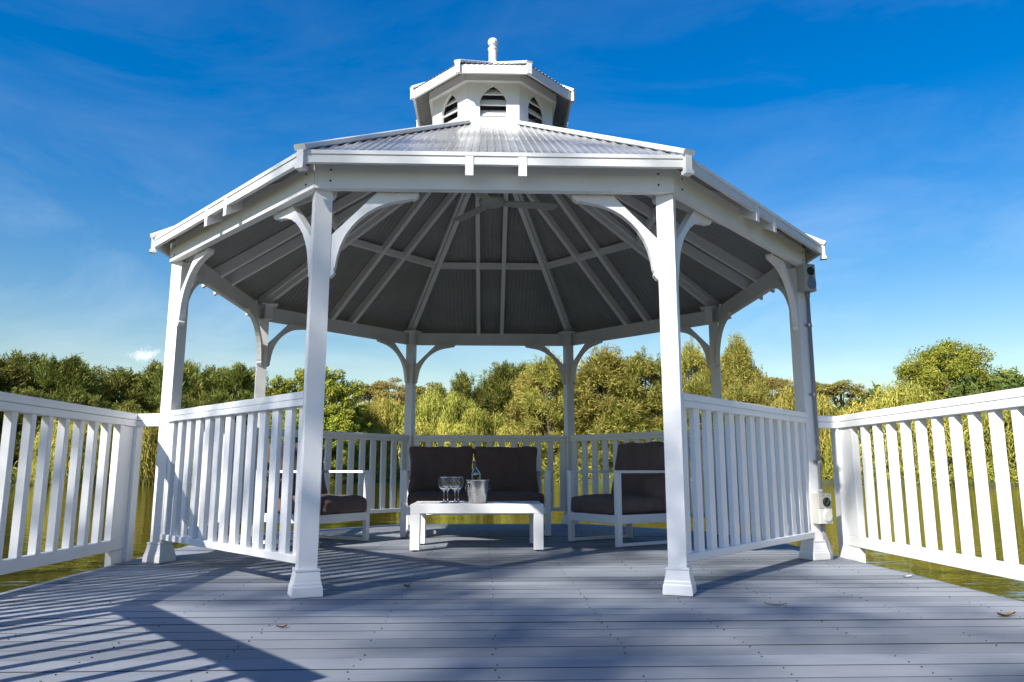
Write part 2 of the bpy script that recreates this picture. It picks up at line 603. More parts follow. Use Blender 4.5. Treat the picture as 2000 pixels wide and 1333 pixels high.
na = 240
rr = [-8, -4, -1.5, -0.4, 0, 0.4, 0.8, 1.6, 3, 6, 10, 15, 20, 27, 36, 50, 80, 140, 300, 900, 3000]
vs, fs = [], []
for i in range(na):
    a = 360.0 * i / na
    s = shore(a) + 0.6 * math.sin(i * 1.7) + 0.5 * math.sin(i * 0.61)
    for d in rr:
        r = max(1.0, s + d)
        vs.append((r * math.sin(R_(a)), r * math.cos(R_(a)), float(gz(a, shore(a) + d)) + (0.05 * random.random() if 0.5 < d < 200 else 0)))
m_ = len(rr)
for i in range(na):
    j = (i + 1) % na
    for k in range(m_ - 1):
        fs.append((i * m_ + k, i * m_ + k + 1, j * m_ + k + 1, j * m_ + k))
mb = MB().add(vs, fs)
gob = mb.build('ground', GROUND, origin=(0, 0, 0))
tag(gob, 'grassy earth banks around the pond', None, None, 'structure')

# ---- deck: substructure (joists, edge boards, piles) with every board as a part
DX0, DX1 = -2.455, 2.462
DPOLY = [(-1.36, -9.3), (1.36, -9.3), (1.36, -4.99), (DX1, -3.70), (DX1, 1.12), (1.02, 2.56), (-1.02, 2.56), (DX0, 1.12), (DX0, -3.70), (-1.36, -4.99)]


def xrange_at(y):
    xs = []
    n = len(DPOLY)
    for i in range(n):
        (x0, y0), (x1, y1) = DPOLY[i], DPOLY[(i + 1) % n]
        if (y0 - y) * (y1 - y) <= 0 and y0 != y1:
            xs.append(x0 + (x1 - x0) * (y - y0) / (y1 - y0))
    return (min(xs), max(xs)) if len(xs) >= 2 else None


mb = MB()
for i in range(-5, 6):
    x = i * 0.44 - 0.01
    ys = [y / 50 for y in range(-465, 129) if (lambda q: q and q[0] + 0.03 < x < q[1] - 0.03)(xrange_at(y / 50))]
    mb.bar((x, min(ys) + 0.03, -0.10), (x, max(ys) - 0.03, -0.10), 0.045, 0.14)
n = len(DPOLY)
for i in range(n):
    a, b = V(*DPOLY[i], -0.13), V(*DPOLY[(i + 1) % n], -0.13)
    d = (b - a).normalized()
    inn = V(-d.y, d.x, 0) * 0.03
    mb.bar(a + d * 0.025 + inn, b - d * 0.025 + inn, 0.03, 0.20)
for x in (-2.2, -0.9, 0.9, 2.2):
    for y in (-3.6, -1.0, 1.0):
        mb.lathe([(0.07, -1.5), (0.07, -0.18)], (x, y, 0), 10)
for x in (-0.9, 0.9):
    for y in (-9.0, -6.5, 2.3):
        mb.lathe([(0.07, -1.5), (0.07, -0.18)], (x, y, 0), 10)
deck = mb.build('deck', TIMBER, origin=(0, 0, 0))
tag(deck, 'grey composite deck on timber joists over the pond', None, None, 'structure')
PITCH = 0.1418
y0 = 2.56
screws = MB()
yb = -9.3
idx = 0
bys = []
y = -3.968 - PITCH * 37 + 0.003
while y < 2.56:
    bys.append((y, min(y + PITCH - 0.0045, 2.56)))
    y += PITCH
for (ya, yb) in bys:
    if yb - ya < 0.02:
        continue
    ya = max(ya, -9.29)
    q0, q1 = xrange_at(ya + 0.001), xrange_at(yb - 0.001)
    if not q0 or not q1:
        continue
    tw = random.uniform(-0.0012, 0.0012)
    dz = random.uniform(-0.0012, 0.0012)
    c = 0.0018
    prof = [(ya, -0.024), (ya, -c), (ya + c, 0), (yb - c, 0), (yb, -c), (yb, -0.024)]
    if -5.2 < ya < -3.6 or ya > 1.1:
        ends = [((q0[0] + (q1[0] - q0[0]) * (yy - ya) / (yb - ya)), (q0[1] + (q1[1] - q0[1]) * (yy - ya) / (yb - ya))) for yy, _ in prof]
    else:
        ends = [(max(q0[0], q1[0]), min(q0[1], q1[1]))] * 6
    vs = [(e[0], p[0], p[1] + dz - tw) for e, p in zip(ends, prof)] + [(e[1], p[0], p[1] + dz + tw) for e, p in zip(ends, prof)]
    fs = [(0, 1, 2, 3, 4, 5), (11, 10, 9, 8, 7, 6)] + [((i + 1) % 6, i, 6 + i, 6 + (i + 1) % 6) for i in range(6)]
    mbd = MB().add(vs, fs)
    mbd.mi = [1, 1] + [0 if i == 2 else 1 for i in range(6)]  # sides and chamfers near-black: gap shade painted in along with grime
    mbd.build('deck_board', DECK, deck, mats=[DECK, GRIME_SHADE])
    for i in range(-5, 6):
        x = i * 0.44 - 0.01
        if max(q0[0], q1[0]) + 0.03 < x < min(q0[1], q1[1]) - 0.03 and ya > -6.0:
            for fy in (0.22, 0.78):
                if random.random() < 0.74:
                    r_ = random.uniform(0.0022, 0.0034)
                    px, py = x + random.uniform(-0.01, 0.01), ya + (yb - ya) * fy + random.uniform(-0.006, 0.006)
                    screws.add([(px + r_ * math.cos(k * 1.0472), py + r_ * math.sin(k * 1.0472), 0.0025) for k in range(6)] +
                               [(px + r_ * math.cos(k * 1.0472), py + r_ * math.sin(k * 1.0472), -0.004) for k in range(6)],
                               [(0, 1, 2, 3, 4, 5)] + [(k, 6 + k, 6 + (k + 1) % 6, (k + 1) % 6) for k in range(6)])
sc = screws.build('deck_screws', DARKHOLE, deck)
tag(sc, None, None, None, 'stuff')

# ================================================================== GAZEBO
gz_root = thing('gazebo', 'white octagonal timber gazebo with corrugated roof and louvred cupola on the deck', 'gazebo')
H0, H1 = 2.056, 2.193
RP = 2.4


def quadpost(mb, c, hw, z0, z1, az, hw1=None):
    hw1 = hw if hw1 is None else hw1
    ps = []
    for z, h in ((z0, hw), (z1, hw1)):
        for i in range(4):
            a = R_(az + 90 * i)
            ps.append((c.x + h * 1.41421 * math.sin(a), c.y - h * 1.41421 * math.cos(a), z))
    mb.add(ps, [(3, 2, 1, 0), (4, 5, 6, 7), (0, 1, 5, 4), (1, 2, 6, 5), (2, 3, 7, 6), (3, 0, 4, 7)])


for k in range(8):
    az = -22.5 + 45 * k
    c = ov(k, RP)
    mb = MB()
    quadpost(mb, c, 0.045, 0.0, H0 - 0.001, az)
    ci = ov(k, RP - 0.055)
    quadpost(mb, ci, 0.036, H0 - 0.004, H1 - 0.006, az)
    post = mb.build('post', WHITE, gz_root)
    mb = MB()
    prof = [(0.0, 0.0715), (0.008, 0.0725), (0.045, 0.070), (0.052, 0.0665), (0.062, 0.0655), (0.070, 0.0625), (0.078, 0.0615), (0.115, 0.0550), (0.119, 0.0585), (0.128, 0.0585), (0.130, 0.046)]
    vs, fs = [], []
    for z, h in prof:
        for i in range(4):
            a = R_(az + 90 * i)
            vs.append((c.x + h * 1.41421 * math.sin(a), c.y - h * 1.41421 * math.cos(a), z + 0.003))
    for i in range(len(prof) - 1):
        for j in range(4):
            fs.append((i * 4 + j, i * 4 + (j + 1) % 4, i * 4 + 4 + (j + 1) % 4, i * 4 + 4 + j))
    fs.append((3, 2, 1, 0))
    mb.add(vs, fs).build('plinth', WHITE, post)
    mb = MB()
    quadpost(mb, ci, 0.075, H1 - 0.006, H1 + 0.008, az)
    mb.build('cap_plate', SOFFIT, post)

# beams, brackets, fascia, rafters, purlins, sheets
for k in range(8):
    A, B, t, n = side(k)
    bm = ringseg(MB(), k, 2.478, 0.045, H0, H1).build('beam', WHITE, gz_root)
    if k in (0, 1, 7):
        mbb = MB()
        P0, P1 = ov(k, 2.478), ov(k + 1, 2.478)
        for P, s in ((P0, 1), (P1, -1)):
            for zz in (0.28, 0.72):
                mbb.lathe([(0.0055, -0.004), (0.0055, 0.0035), (0.003, 0.005)], P + t * (s * 0.085) + V(0, 0, H0 + (H1 - H0) * zz), 8, axis=n)
        mbb.build('bolt', DARKHOLE, bm)
    # curved brackets
    u0, hh = 0.046, 0.465
    arc = []
    for i in range(11):
        a = R_(90 * i / 10)
        arc.append((0.415 - 0.375 * math.cos(a) ** 1.0, -0.415 + 0.375 * math.sin(a)))
    poly = [(0.0, -0.25), (0.0, -hh), (0.018, -hh + 0.004), (0.036, -hh + 0.028), (0.030, -hh + 0.042), (0.038, -0.405)]
    poly += [(0.415 - 0.375 * math.cos(R_(90 * i / 10)), -0.415 + 0.375 * math.sin(R_(90 * i / 10))) for i in range(1, 10)]
    poly += [(0.405, -0.038), (hh - 0.042, -0.030), (hh - 0.028, -0.036), (hh - 0.004, -0.018), (hh, 0.0), (0.245, 0.0)]
    for P, s in ((ov(k, RP), 1), (ov(k + 1, RP), -1)):
        o = P + V(0, 0, H0 - 0.001)
        MB().prism([(u0 + a, b) for a, b in poly], 0.042, 0.0, o, t * s, (0, 0, 1), n).build('bracket', WHITE, gz_root)
    # fascia with a small drip lip
    mb = ringseg(MB(), k, RE, 0.022, 2.150, 2.194)
    ringseg(mb, k, RE + 0.006, 0.024, 2.1945, 2.2155)
    mb.build('fascia', TRIM, gz_root)
    # purlins
    Rp = 1.53
    zp = zr(Rp) - 0.045
    ringseg(MB(), k, Rp, 0.045, zp - 0.035, zp + 0.025, 0.03).build('purlin', SOFFIT, gz_root)
    # two common rafters with tails
    L = (ov(k + 1, RE) - ov(k, RE)).length
    sl_n = None
    for u in (-0.137, 0.137):
        def pt(R, dz):
            m0 = (ov(k, R) + ov(k + 1, R)) / 2
            return m0 + t * u + V(0, 0, zr(R) + dz)
        mb = MB()
        w = 0.021
        a, b = pt(RE + 0.004, 0), pt(0.50, 0)
        lo, hi = V(0, 0, -0.088), V(0, 0, -0.016)
        lo0 = V(0, 0, -0.118)
        hi0 = V(0, 0, -0.012)
        p = [a - t * w + lo0, a + t * w + lo0, b + t * w + lo, b - t * w + lo, a - t * w + hi0, a + t * w + hi0, b + t * w + hi, b - t * w + hi]
        mb.hull8(p)
        mb.build('rafter', SOFFIT, gz_root)
    # corrugated sheets (top) and the grey lining below
    pitch = 0.043
    Lh = L / 2 - 0.03

    def sheet(off, hgt, Rtop, Rbot, mname, matl, flip):
        us = []
        nrib = int(2 * Lh / pitch)
        st = -nrib * pitch / 2
        for i in range(nrib):
            b0 = st + i * pitch
            us += [(b0, 0), (b0 + pitch * 0.58, 0), (b0 + pitch * 0.70, 1), (b0 + pitch * 0.88, 1)]
        us.append((st + nrib * pitch, 0))
        vs, fs = [], []
        for u, hgh in us:
            Rt = max(Rtop, abs(u) / (L / 2) * RE + 0.004)
            Rb = max(Rt, Rbot)
            for R in (Rb, Rt):
                m0 = (ov(k, R) + ov(k + 1, R)) / 2
                vs.append(m0 + t * u + V(0, 0, zr(R) + off + hgh * hgt))
        for i in range(len(us) - 1):
            fs.append((2 * i, 2 * i + 2, 2 * i + 3, 2 * i + 1))
        if flip:
            fs = [tuple(reversed(f)) for f in fs]
        return MB().add(vs, fs).build(mname, matl, gz_root)
    sheet(0.002, 0.0085, 0.50, RE - 0.002, 'roof_sheet', ROOF, False)
    sheet(-0.004, -0.006, 0.45, RE - 0.03, 'lining_sheet', LINING, True)

for k in range(8):
    # hip rafters (a deep rib with a wider flange) and ridge caps
    a, b = ov(k, 2.44, zr(2.44) - 0.075), ov(k, 0.42, zr(0.42) - 0.075)
    hr = MB().bar(a, b, 0.045, 0.11).build('hip_rafter', SOFFIT, gz_root)
    d = (b - a).normalized()
    MB().bar(a + V(0, 0, 0.022), b + V(0, 0, 0.022), 0.084, 0.05).build('rafter_flange', SOFFIT, hr)
    a, b = ov(k, RE + 0.022, zr(RE + 0.022) + 0.024), ov(k, 0.56, zr(0.56) + 0.024)
    mb = MB().bar(a, b, 0.066, 0.032, None, 0.006)
    rc = mb.build('ridge_cap', TRIM, gz_root)
    mb = MB()
    rad = od(-22.5 + 45 * k).normalized()
    tan = V(-rad.y, rad.x, 0)
    e = ov(k, RE + 0.004)
    mb.obox(e + V(0, 0, 2.178), rad, tan, V(0, 0, 1), 0.014, 0.019, 0.050)
    mb.obox(e + V(0, 0, 2.118), rad, tan, V(0, 0, 1), 0.022, 0.024, 0.010)
    mb.build('cap_end', TRIM, rc)

# ceiling disc that carries the fan
mb = MB()
vs = [ov(k, 0.47, zr(0.47) - 0.05) for k in range(8)] + [ov(k, 0.47, zr(0.47) - 0.03) for k in range(8)]
mb.add(vs, [tuple(range(7, -1, -1)), tuple(range(8, 16))] + [(i, (i + 1) % 8, 8 + (i + 1) % 8, 8 + i) for i in range(8)])
mb.build('ceiling_disc', LINING, gz_root)

# ---- cupola
RC = 0.556
mb = MB()
for k in range(8):
    ringseg(mb, k, RC + 0.018, 0.03, 3.33, 3.378, 0)
cup = mb.build('cupola', WHITE, gz_root)
ZT = 3.862
for k in range(8):
    A, B, t, n = side(k)
    c0 = (ov(k, RC) + ov(k + 1, RC)) / 2
    W = (ov(k + 1, RC) - ov(k, RC)).length / 2 - 0.0015
    # wall panel with a lancet opening, built as courses left and right of the arch
    hwid, zb, zs, za = 0.108, 3.43, 3.55, 3.708
    rows = [3.37, zb] + [zb + (zs - zb) * i / 2 for i in (1, 2)] + [zs + (za - zs) * i / 9 for i in range(1, 10)] + [ZT]

    def xc(z):
        if z < zb - 1e-6 or z > za - 1e-6:
            return 0.0
        if z <= zs:
            return hwid
        q = (z - zs) / (za - zs)
        return hwid * (math.sqrt(max(0, 1.35 ** 2 - q * q)) - math.sqrt(1.35 ** 2 - 1)) / (1.35 - math.sqrt(1.35 ** 2 - 1))
    mb = MB()
    T = 0.026
    for i in range(len(rows) - 1):
        z0, z1 = rows[i], rows[i + 1]
        if z1 <= zb + 1e-6 or z0 >= za - 1e-6:
            mb.prism([(-W, z0), (W, z0), (W, z1), (-W, z1)], T, -T / 2, c0, t, (0, 0, 1), n)
        else:
            x0, x1 = xc(z0), xc(z1)
            mb.prism([(-W, z0), (-x0, z0), (-x1, z1), (-W, z1)], T, -T / 2, c0, t, (0, 0, 1), n)
            mb.prism([(x0, z0), (W, z0), (W, z1), (x1, z1)], T, -T / 2, c0, t, (0, 0, 1), n)
    mb.build('wall_panel', WHITE, cup)
    # arch trim
    tr = []
    for i in range(0, 19):
        z = zs - 0.02 + (za + 0.012 - zs + 0.02) * i / 18
    # louvre slats
    for zc in (3.462, 3.556, 3.648):
        hw = hwid + 0.03
        ax = (V(0, 0, 0.040) - n * 0.028)
        dn = ax.normalized()
        nn = t.cross(dn).normalized()
        mb = MB()
        mb.obox(c0 - n * 0.050 + V(0, 0, zc + 0.022), t, dn, nn, hw, 0.042, 0.005)
        mb.build('louvre_slat', WHITE, cup)
    # frieze, fascia, soffit trim
    ringseg(MB(), k, RC + 0.036, 0.033, 3.728, 3.80).build('frieze', WHITE, cup)
    ringseg(MB(), k, 0.736, 0.018, 3.712, 3.786).build('fascia', TRIM, cup)
    # cupola roof sheet and lining
    pz = lambda R: 3.786 + (0.736 - R) * 0.56
    Lc = (ov(k + 1, 0.736) - ov(k, 0.736)).length
    nr = int((Lc - 0.02) / 0.043)
    us = []
    st = -nr * 0.043 / 2
    for i in range(nr):
        b0 = st + i * 0.043
        us += [(b0, 0), (b0 + 0.025, 0), (b0 + 0.030, 1), (b0 + 0.038, 1)]
    us.append((st + nr * 0.043, 0))
    vs, vs2, fs = [], [], []
    for u, hg in us:
        Rt = max(0.03, abs(u) / (Lc / 2) * 0.736 + 0.004)
        for R in (0.742, min(Rt, 0.742)):
            m0 = (ov(k, R) + ov(k + 1, R)) / 2
            vs.append(m0 + t * u + V(0, 0, pz(R) + 0.004 + hg * 0.008))
            vs2.append(m0 + t * u + V(0, 0, pz(R) - 0.006 - hg * 0.005) - n * 0.02)
    for i in range(len(us) - 1):
        fs.append((2 * i, 2 * i + 2, 2 * i + 3, 2 * i + 1))
    MB().add(vs, fs).build('roof_sheet', ROOF, cup)
    MB().add(vs2, [tuple(reversed(f)) for f in fs]).build('lining_sheet', LINING, cup)
    a, b = ov(k, 0.752, pz(0.752) + 0.022), ov(k, 0.03, pz(0.03) + 0.022)
    mb = MB().bar(a, b, 0.055, 0.026, None, 0.005)
    rad = od(-22.5 + 45 * k).normalized()
    tan = V(-rad.y, rad.x, 0)
    mb.obox(ov(k, 0.741, 3.752), rad, tan, V(0, 0, 1), 0.012, 0.019, 0.045)
    mb.build('ridge_cap', TRIM, cup)
mb = MB()
mb.lathe([(0.055, 4.12), (0.055, 4.215), (0.046, 4.225), (0.038, 4.245), (0.038, 4.345), (0.046, 4.358), (0.046, 4.366), (0.026, 4.382), (0.026, 4.392), (0.040, 4.404), (0.047, 4.425), (0.046, 4.440), (0.036, 4.457), (0.018, 4.467)], (0, 0, 0), 16)
mb.build('finial', WHITE, cup, smooth=False)

# ---- gazebo railings (all sides but the front)
for k in range(1, 8):
    A, B, t, n = side(k)
    P0, P1 = ov(k, RP), ov(k + 1, RP)
    L = (P1 - P0).length
    a, b = P0 + t * 0.046, P1 - t * 0.046
    up = V(0, 0, 1)
    mb = MB()
    mb.bar(a + up * 0.981, b + up * 0.981, 0.072, 0.038, None, 0.003)
    mb.bar(a + up * 0.944, b + up * 0.944, 0.070, 0.034, None, 0.002)
    rail = mb.build('railing', WHITE2, gz_root)
    MB().bar(a + up * 0.168, b + up * 0.168, 0.055, 0.040, None, 0.003).build('bottom_rail', WHITE2, rail)
    nb = 13
    proto = None
    for i in range(nb):
        s = 0.046 + 0.036 + (L - 0.092 - 0.072) * i / (nb - 1)
        c = P0 + t * s
        if proto is None:
            mb = MB().bar(c + up * 0.188, c + up * 0.927, 0.030, 0.068, t, 0.003)
            proto = mb.build('baluster', WHITE2, rail)
            pc = c
        else:
            q = proto.copy()
            COL.objects.link(q)
            q.location = proto.location + (c - pc)

# ================================================================== SIDE FENCES
UP = V(0, 0, 1)


def fence(label, pts, yfirst, ysign, stub, nbal):
    """deck railing: pts = plan polyline (post line); first leg runs along Y"""
    root = thing('deck_railing', label, 'railing', (pts[0][0], pts[0][1], 0))
    P = [V(x, y, 0) for x, y in pts]
    sx = 1 if pts[0][0] > 0 else -1
    for i in range(len(P) - 1):
        a, b = P[i], P[i + 1]
        d = (b - a).normalized()
        e0 = 0.047 if i == 0 else 0.03
        MB().bar(a - d * (0.045 if i == 0 else -0.02) + UP * 0.964, b - d * 0.02 + UP * 0.964, 0.074, 0.044, None, 0.003).build('top_rail', WHITE2, root)
        MB().bar(a - d * (0.043 if i == 0 else -0.02) + UP * 0.919, b - d * 0.02 + UP * 0.919, 0.072, 0.042, None, 0.003).build('sub_rail', WHITE2, root)
        MB().bar(a + d * 0.05 + UP * 0.122, b - d * 0.05 + UP * 0.122, 0.045, 0.070, None, 0.003).build('bottom_rail', WHITE2, root)
        L = (b - a).length
        s = yfirst if i == 0 else 0.12
        proto = None
        while s < L - 0.08:
            c = a + d * s
            if proto is None:
                proto = MB().bar(c + UP * 0.158, c + UP * 0.897, 0.046, 0.046, d, 0.003).build('baluster', WHITE2, root)
                pc = c
            else:
                q = proto.copy()
                COL.objects.link(q)
                q.location = proto.location + (c - pc)
            s += 0.1648
    # posts (bolted to the outside of the deck) and the wide board beside the end post
    for p in P:
        MB().bar(p + UP * -0.35, p + UP * 0.8975, 0.088, 0.088, V(0, 1, 0), 0.003).build('post', WHITE2, root)
    c = P[0] + V(0, -0.128, 0)
    MB().box(c.x - 0.02, c.x + 0.02, c.y - 0.08, c.y + 0.08, -0.30, 0.085).build('cover_board', WHITE2, root)
    MB().box(c.x - 0.02, c.x + 0.02, c.y - 0.08, c.y + 0.08, 0.159, 0.896).build('cover_board', WHITE2, root)
    # short link from the end post to the gazebo post
    a, b = P[0], V(*stub, 0)
    d = (b - a).normalized()
    MB().bar(a + d * 0.040 + UP * 0.964, b + UP * 0.964, 0.066, 0.043, None, 0.003).build('link_rail', WHITE2, root)
    MB().bar(a + d * 0.040 + UP * 0.919, b + UP * 0.919, 0.064, 0.041, None, 0.003).build('link_rail', WHITE2, root)
    return root


XL, XR = -2.476, 2.503
fence('white timber deck railing standing left of the gazebo, in its own shade',
      [(XL, -0.965), (XL, -3.70), (-1.40, -4.98), (-1.40, -9.2)], 0.2155, -1, (-2.268, -1.01), 0)
fence('white timber deck railing standing right of the gazebo, brightly sunlit inner face',
      [(XR, -0.905), (XR, -3.70), (1.40, -4.98), (1.40, -9.2)], 0.21, -1, (2.268, -1.005), 0)

# ================================================================== FURNITURE


def cushion(w, d, h, r=0.04, bulge=0.03, n=14, seed=0, wr=0.006, pinch=0.0):
    """soft cushion centred at the origin; returns verts, faces"""
    rg = random.Random(seed)
    ph = [rg.uniform(0, 6.28) for _ in range(8)]
    half = (w / 2, d / 2, h / 2)
    vs, fs, key = [], [], {}

    def vert(p):
        kk = tuple(round(q, 4) for q in p)
        if kk in key:
            return key[kk]
        c = [max(-half[i] + r, min(half[i] - r, p[i] * half[i])) for i in range(3)]
        q = [p[i] * half[i] for i in range(3)]
        dv = Vector([q[i] - c[i] for i in range(3)])
        if dv.length > 1e-9:
            dv = dv.normalized() * r
        o = Vector(c) + dv
        bx, by, bz = 1 - p[0] ** 2, 1 - p[1] ** 2, 1 - p[2] ** 2
        o.z += (1 if p[2] > 0 else -1) * abs(p[2]) ** 2 * bulge * bx ** 0.6 * by ** 0.6
        o.y += p[1] * bulge * 0.5 * bx ** 0.6 * bz ** 0.6
        o.x += p[0] * bulge * 0.4 * by ** 0.6 * bz ** 0.6
        if pinch:
            o.x *= 1 - pinch * (1 - p[2] ** 2)
            o.z *= 1 - pinch * (1 - p[0] ** 2) * 0.8
            q_ = (abs(p[0]) ** 3) * (abs(p[2]) ** 3)
            o.x *= 1 + 0.03 * q_
            o.z *= 1 + 0.04 * q_
        o.z += wr * math.sin(p[0] * 7 + ph[0] + 2 * math.sin(p[1] * 3 + ph[1])) * math.sin(p[1] * 5 + ph[2])
        o.y += wr * 0.8 * math.sin(p[0] * 9 + ph[3] + p[2] * 3)
        vs.append(tuple(o))
        key[kk] = len(vs) - 1
        return key[kk]
    g_ = [-1 + 2 * i / n for i in range(n + 1)]
    # concentrate samples at the edges
    g_ = [math.copysign(abs(q) ** 0.75, q) for q in g_]
    for ax in range(3):
        for sgn in (-1, 1):
            for i in range(n):
                for j in range(n):
                    q = []
                    for (a, b) in ((i, j), (i + 1, j), (i + 1, j + 1), (i, j + 1)):
                        p = [0, 0, 0]
                        p[ax] = sgn
                        p[(ax + 1) % 3] = g_[a]
                        p[(ax + 2) % 3] = g_[b]
                        q.append(vert(p))
                    if sgn < 0:
                        q.reverse()
                    if len(set(q)) == 4:
                        fs.append(tuple(q))
    return vs, fs


def cushion_obj(name, w, d, h, loc, rx, parent, seed, **kw):
    vs, fs = cushion(w, d, h, seed=seed, **kw)
    mt = Matrix.Rotation(rx, 3, 'X')
    loc = Vector(loc)
    mb = MB().add([mt @ Vector(v) + loc for v in vs], fs)
    return mb.build(name, FABRIC, parent, smooth=True)


def seat_frame(root, W, D, SH=0.235, AH=0.60, tube=0.048, sled=True):
    """white aluminium frame; local: front faces -Y, x across, origin at floor centre"""
    hw, hd = W / 2, D / 2
    t = tube
    for s in (-1, 1):
        x = s * (hw - t / 2)
        mb = MB()
        mb.bar((x, -hd + t / 2, 0.006), (x, -hd + t / 2, AH - 0.0205), t, t, (0, 1, 0), 0.003)
        mb.build('front_leg', FRAME, root)
        mb = MB()
        mb.bar((x, hd - t / 2, 0.006), (x, hd - t / 2, AH - 0.0205), t, t, (0, 1, 0), 0.003)
        mb.build('rear_leg', FRAME, root)
        MB().bar((x, -hd, AH - 0.009), (x, hd, AH - 0.009), t, 0.022, None, 0.003).build('armrest', FRAME, root)
        if sled:
            MB().bar((x, -hd + t, 0.018), (x, hd - t, 0.018), t * 0.9, 0.024, None, 0.003).build('runner', FRAME, root)
        MB().bar((x, -hd + t, SH - 0.035), (x, hd - t, SH - 0.035), t * 0.8, 0.07, None, 0.003).build('side_rail', FRAME, root)
    MB().bar((-hw + t, -hd + t / 2, SH - 0.036), (hw - t, -hd + t / 2, SH - 0.036), t * 0.8, 0.068, None, 0.003).build('front_rail', FRAME, root)
    mb = MB()
    mb.bar((-hw + t, hd - t / 2, SH - 0.036), (hw - t, hd - t / 2, SH - 0.036), t * 0.8, 0.068, None, 0.003)
    mb.build('rear_rail', FRAME, root)
    mb = MB()
    for zz in (0.33, 0.43, 0.53):
        mb.bar((-hw + t, hd - t / 2 + 0.002, zz), (hw - t, hd - t / 2 + 0.002, zz), 0.022, 0.05, None, 0.003)
    mb.build('back_slats', FRAME, root)
    mb = MB()
    nsl = max(4, int(W / 0.14))
    for i in range(nsl):
        xx = -hw + t + 0.06 + (W - 2 * t - 0.12) * i / (nsl - 1)
        mb.bar((xx, -hd + t, SH - 0.012), (xx, hd - t, SH - 0.012), 0.05, 0.016)
    mb.build('seat_slats', FRAME, root)


# two-seat sofa
sofa = thing('sofa', 'dark charcoal two seat outdoor sofa with white frame behind the low table', 'sofa')
SW, SD = 1.385, 0.70
seat_frame(sofa, SW, SD, 0.27, 0.60, 0.052, True)
cushion_obj('seat_cushion', SW - 0.115, SD - 0.03, 0.115, (0, -0.01, 0.335), 0, sofa, 3, r=0.035, bulge=0.012)
for s in (-1, 1):
    cushion_obj('back_cushion', 0.635, 0.15, 0.44, (s * 0.322, 0.17, 0.600), R_(-14), sofa, 5 + s, r=0.032, bulge=0.030, wr=0.010, pinch=0.08)
sofa.location = (-0.150, 1.17, 0)
sofa.rotation_euler = (0, 0, R_(4.0))

# armchairs
arm = thing('armchair', 'dark cushioned white framed armchair right of the low table, facing left', 'armchair', (0, 0, 0), 'armchairs either side of the low table')
AW, AD = 0.665, 0.70
seat_frame(arm, AW, AD, 0.25, 0.600, 0.045, True)
cushion_obj('seat_cushion', AW - 0.10, AD + 0.0, 0.135, (0, -0.02, 0.318), 0, arm, 11, r=0.04, bulge=0.014)
cushion_obj('back_cushion', AW - 0.10, 0.16, 0.45, (0, 0.20, 0.600), R_(-13), arm, 12, r=0.032, bulge=0.032, wr=0.010, pinch=0.08)
index_kids()
arm2 = dup(arm, None, 'dark cushioned white framed armchair left of the low table, sunlit from behind')
f_dir = V(-0.86, -0.51, 0)                       # the way the right chair faces
mid = V((0.667 + 1.005) / 2, (0.370 - 0.203) / 2, 0)
c = mid - f_dir * (AD / 2)
arm.location = (c.x, c.y, 0)
arm.rotation_euler = (0, 0, math.atan2(f_dir.y, f_dir.x) + math.pi / 2)
f2 = V(0.862, -0.507, 0)
mid2 = V(-1.045, 0.455, 0) + V(-0.507, -0.862, 0) * (AW / 2)
c = mid2 - f2 * (AD / 2)
arm2.location = (c.x, c.y, 0)
arm2.rotation_euler = (0, 0, math.atan2(f2.y, f2.x) + math.pi / 2)

# coffee table
tab = thing('coffee_table', 'low white coffee table holding wine glasses and an ice bucket', 'table', (-0.108, -0.13, 0))
TX0, TX1, TY0, TY1, TZ = -0.612, 0.399, -0.43, 0.16, 0.350
for sx in (TX0 + 0.038, TX1 - 0.038):
    for sy in (TY0 + 0.036, TY1 - 0.036):
        mb = MB().bar((sx, sy, 0.012), (sx, sy, TZ - 0.071), 0.074, 0.072, (0, 1, 0), 0.003)
        lg = mb.build('leg', FRAME, tab)
        MB().lathe([(0.018, 0.0), (0.018, 0.013)], (sx, sy, 0), 10).build('foot', BLACK, lg)
mb = MB()
mb.bar((TX0, TY0 + 0.036, TZ - 0.036), (TX1, TY0 + 0.036, TZ - 0.036), 0.072, 0.070, None, 0.003)
mb.bar((TX0, TY1 - 0.036, TZ - 0.036), (TX1, TY1 - 0.036, TZ - 0.036), 0.072, 0.070, None, 0.003)
mb.bar((TX0 + 0.038, TY0 + 0.073, TZ - 0.036), (TX0 + 0.038, TY1 - 0.073, TZ - 0.036), 0.074, 0.069, None, 0.003)
mb.bar((TX1 - 0.038, TY0 + 0.073, TZ - 0.036), (TX1 - 0.038, TY1 - 0.073, TZ - 0.036), 0.074, 0.069, None, 0.003)
mb.build('apron', FRAME, tab)
npl = 4
for i in range(npl):
    y0 = TY0 + 0.0745 + (TY1 - TY0 - 0.149) * i / npl
    y1 = TY0 + 0.0745 + (TY1 - TY0 - 0.149) * (i + 1) / npl - 0.004
    MB().bar((TX0 + 0.077, (y0 + y1) / 2, TZ - 0.012), (TX1 - 0.077, (y0 + y1) / 2, TZ - 0.012), y1 - y0, 0.020, None, 0.002).build('top_slat', FRAME, tab)

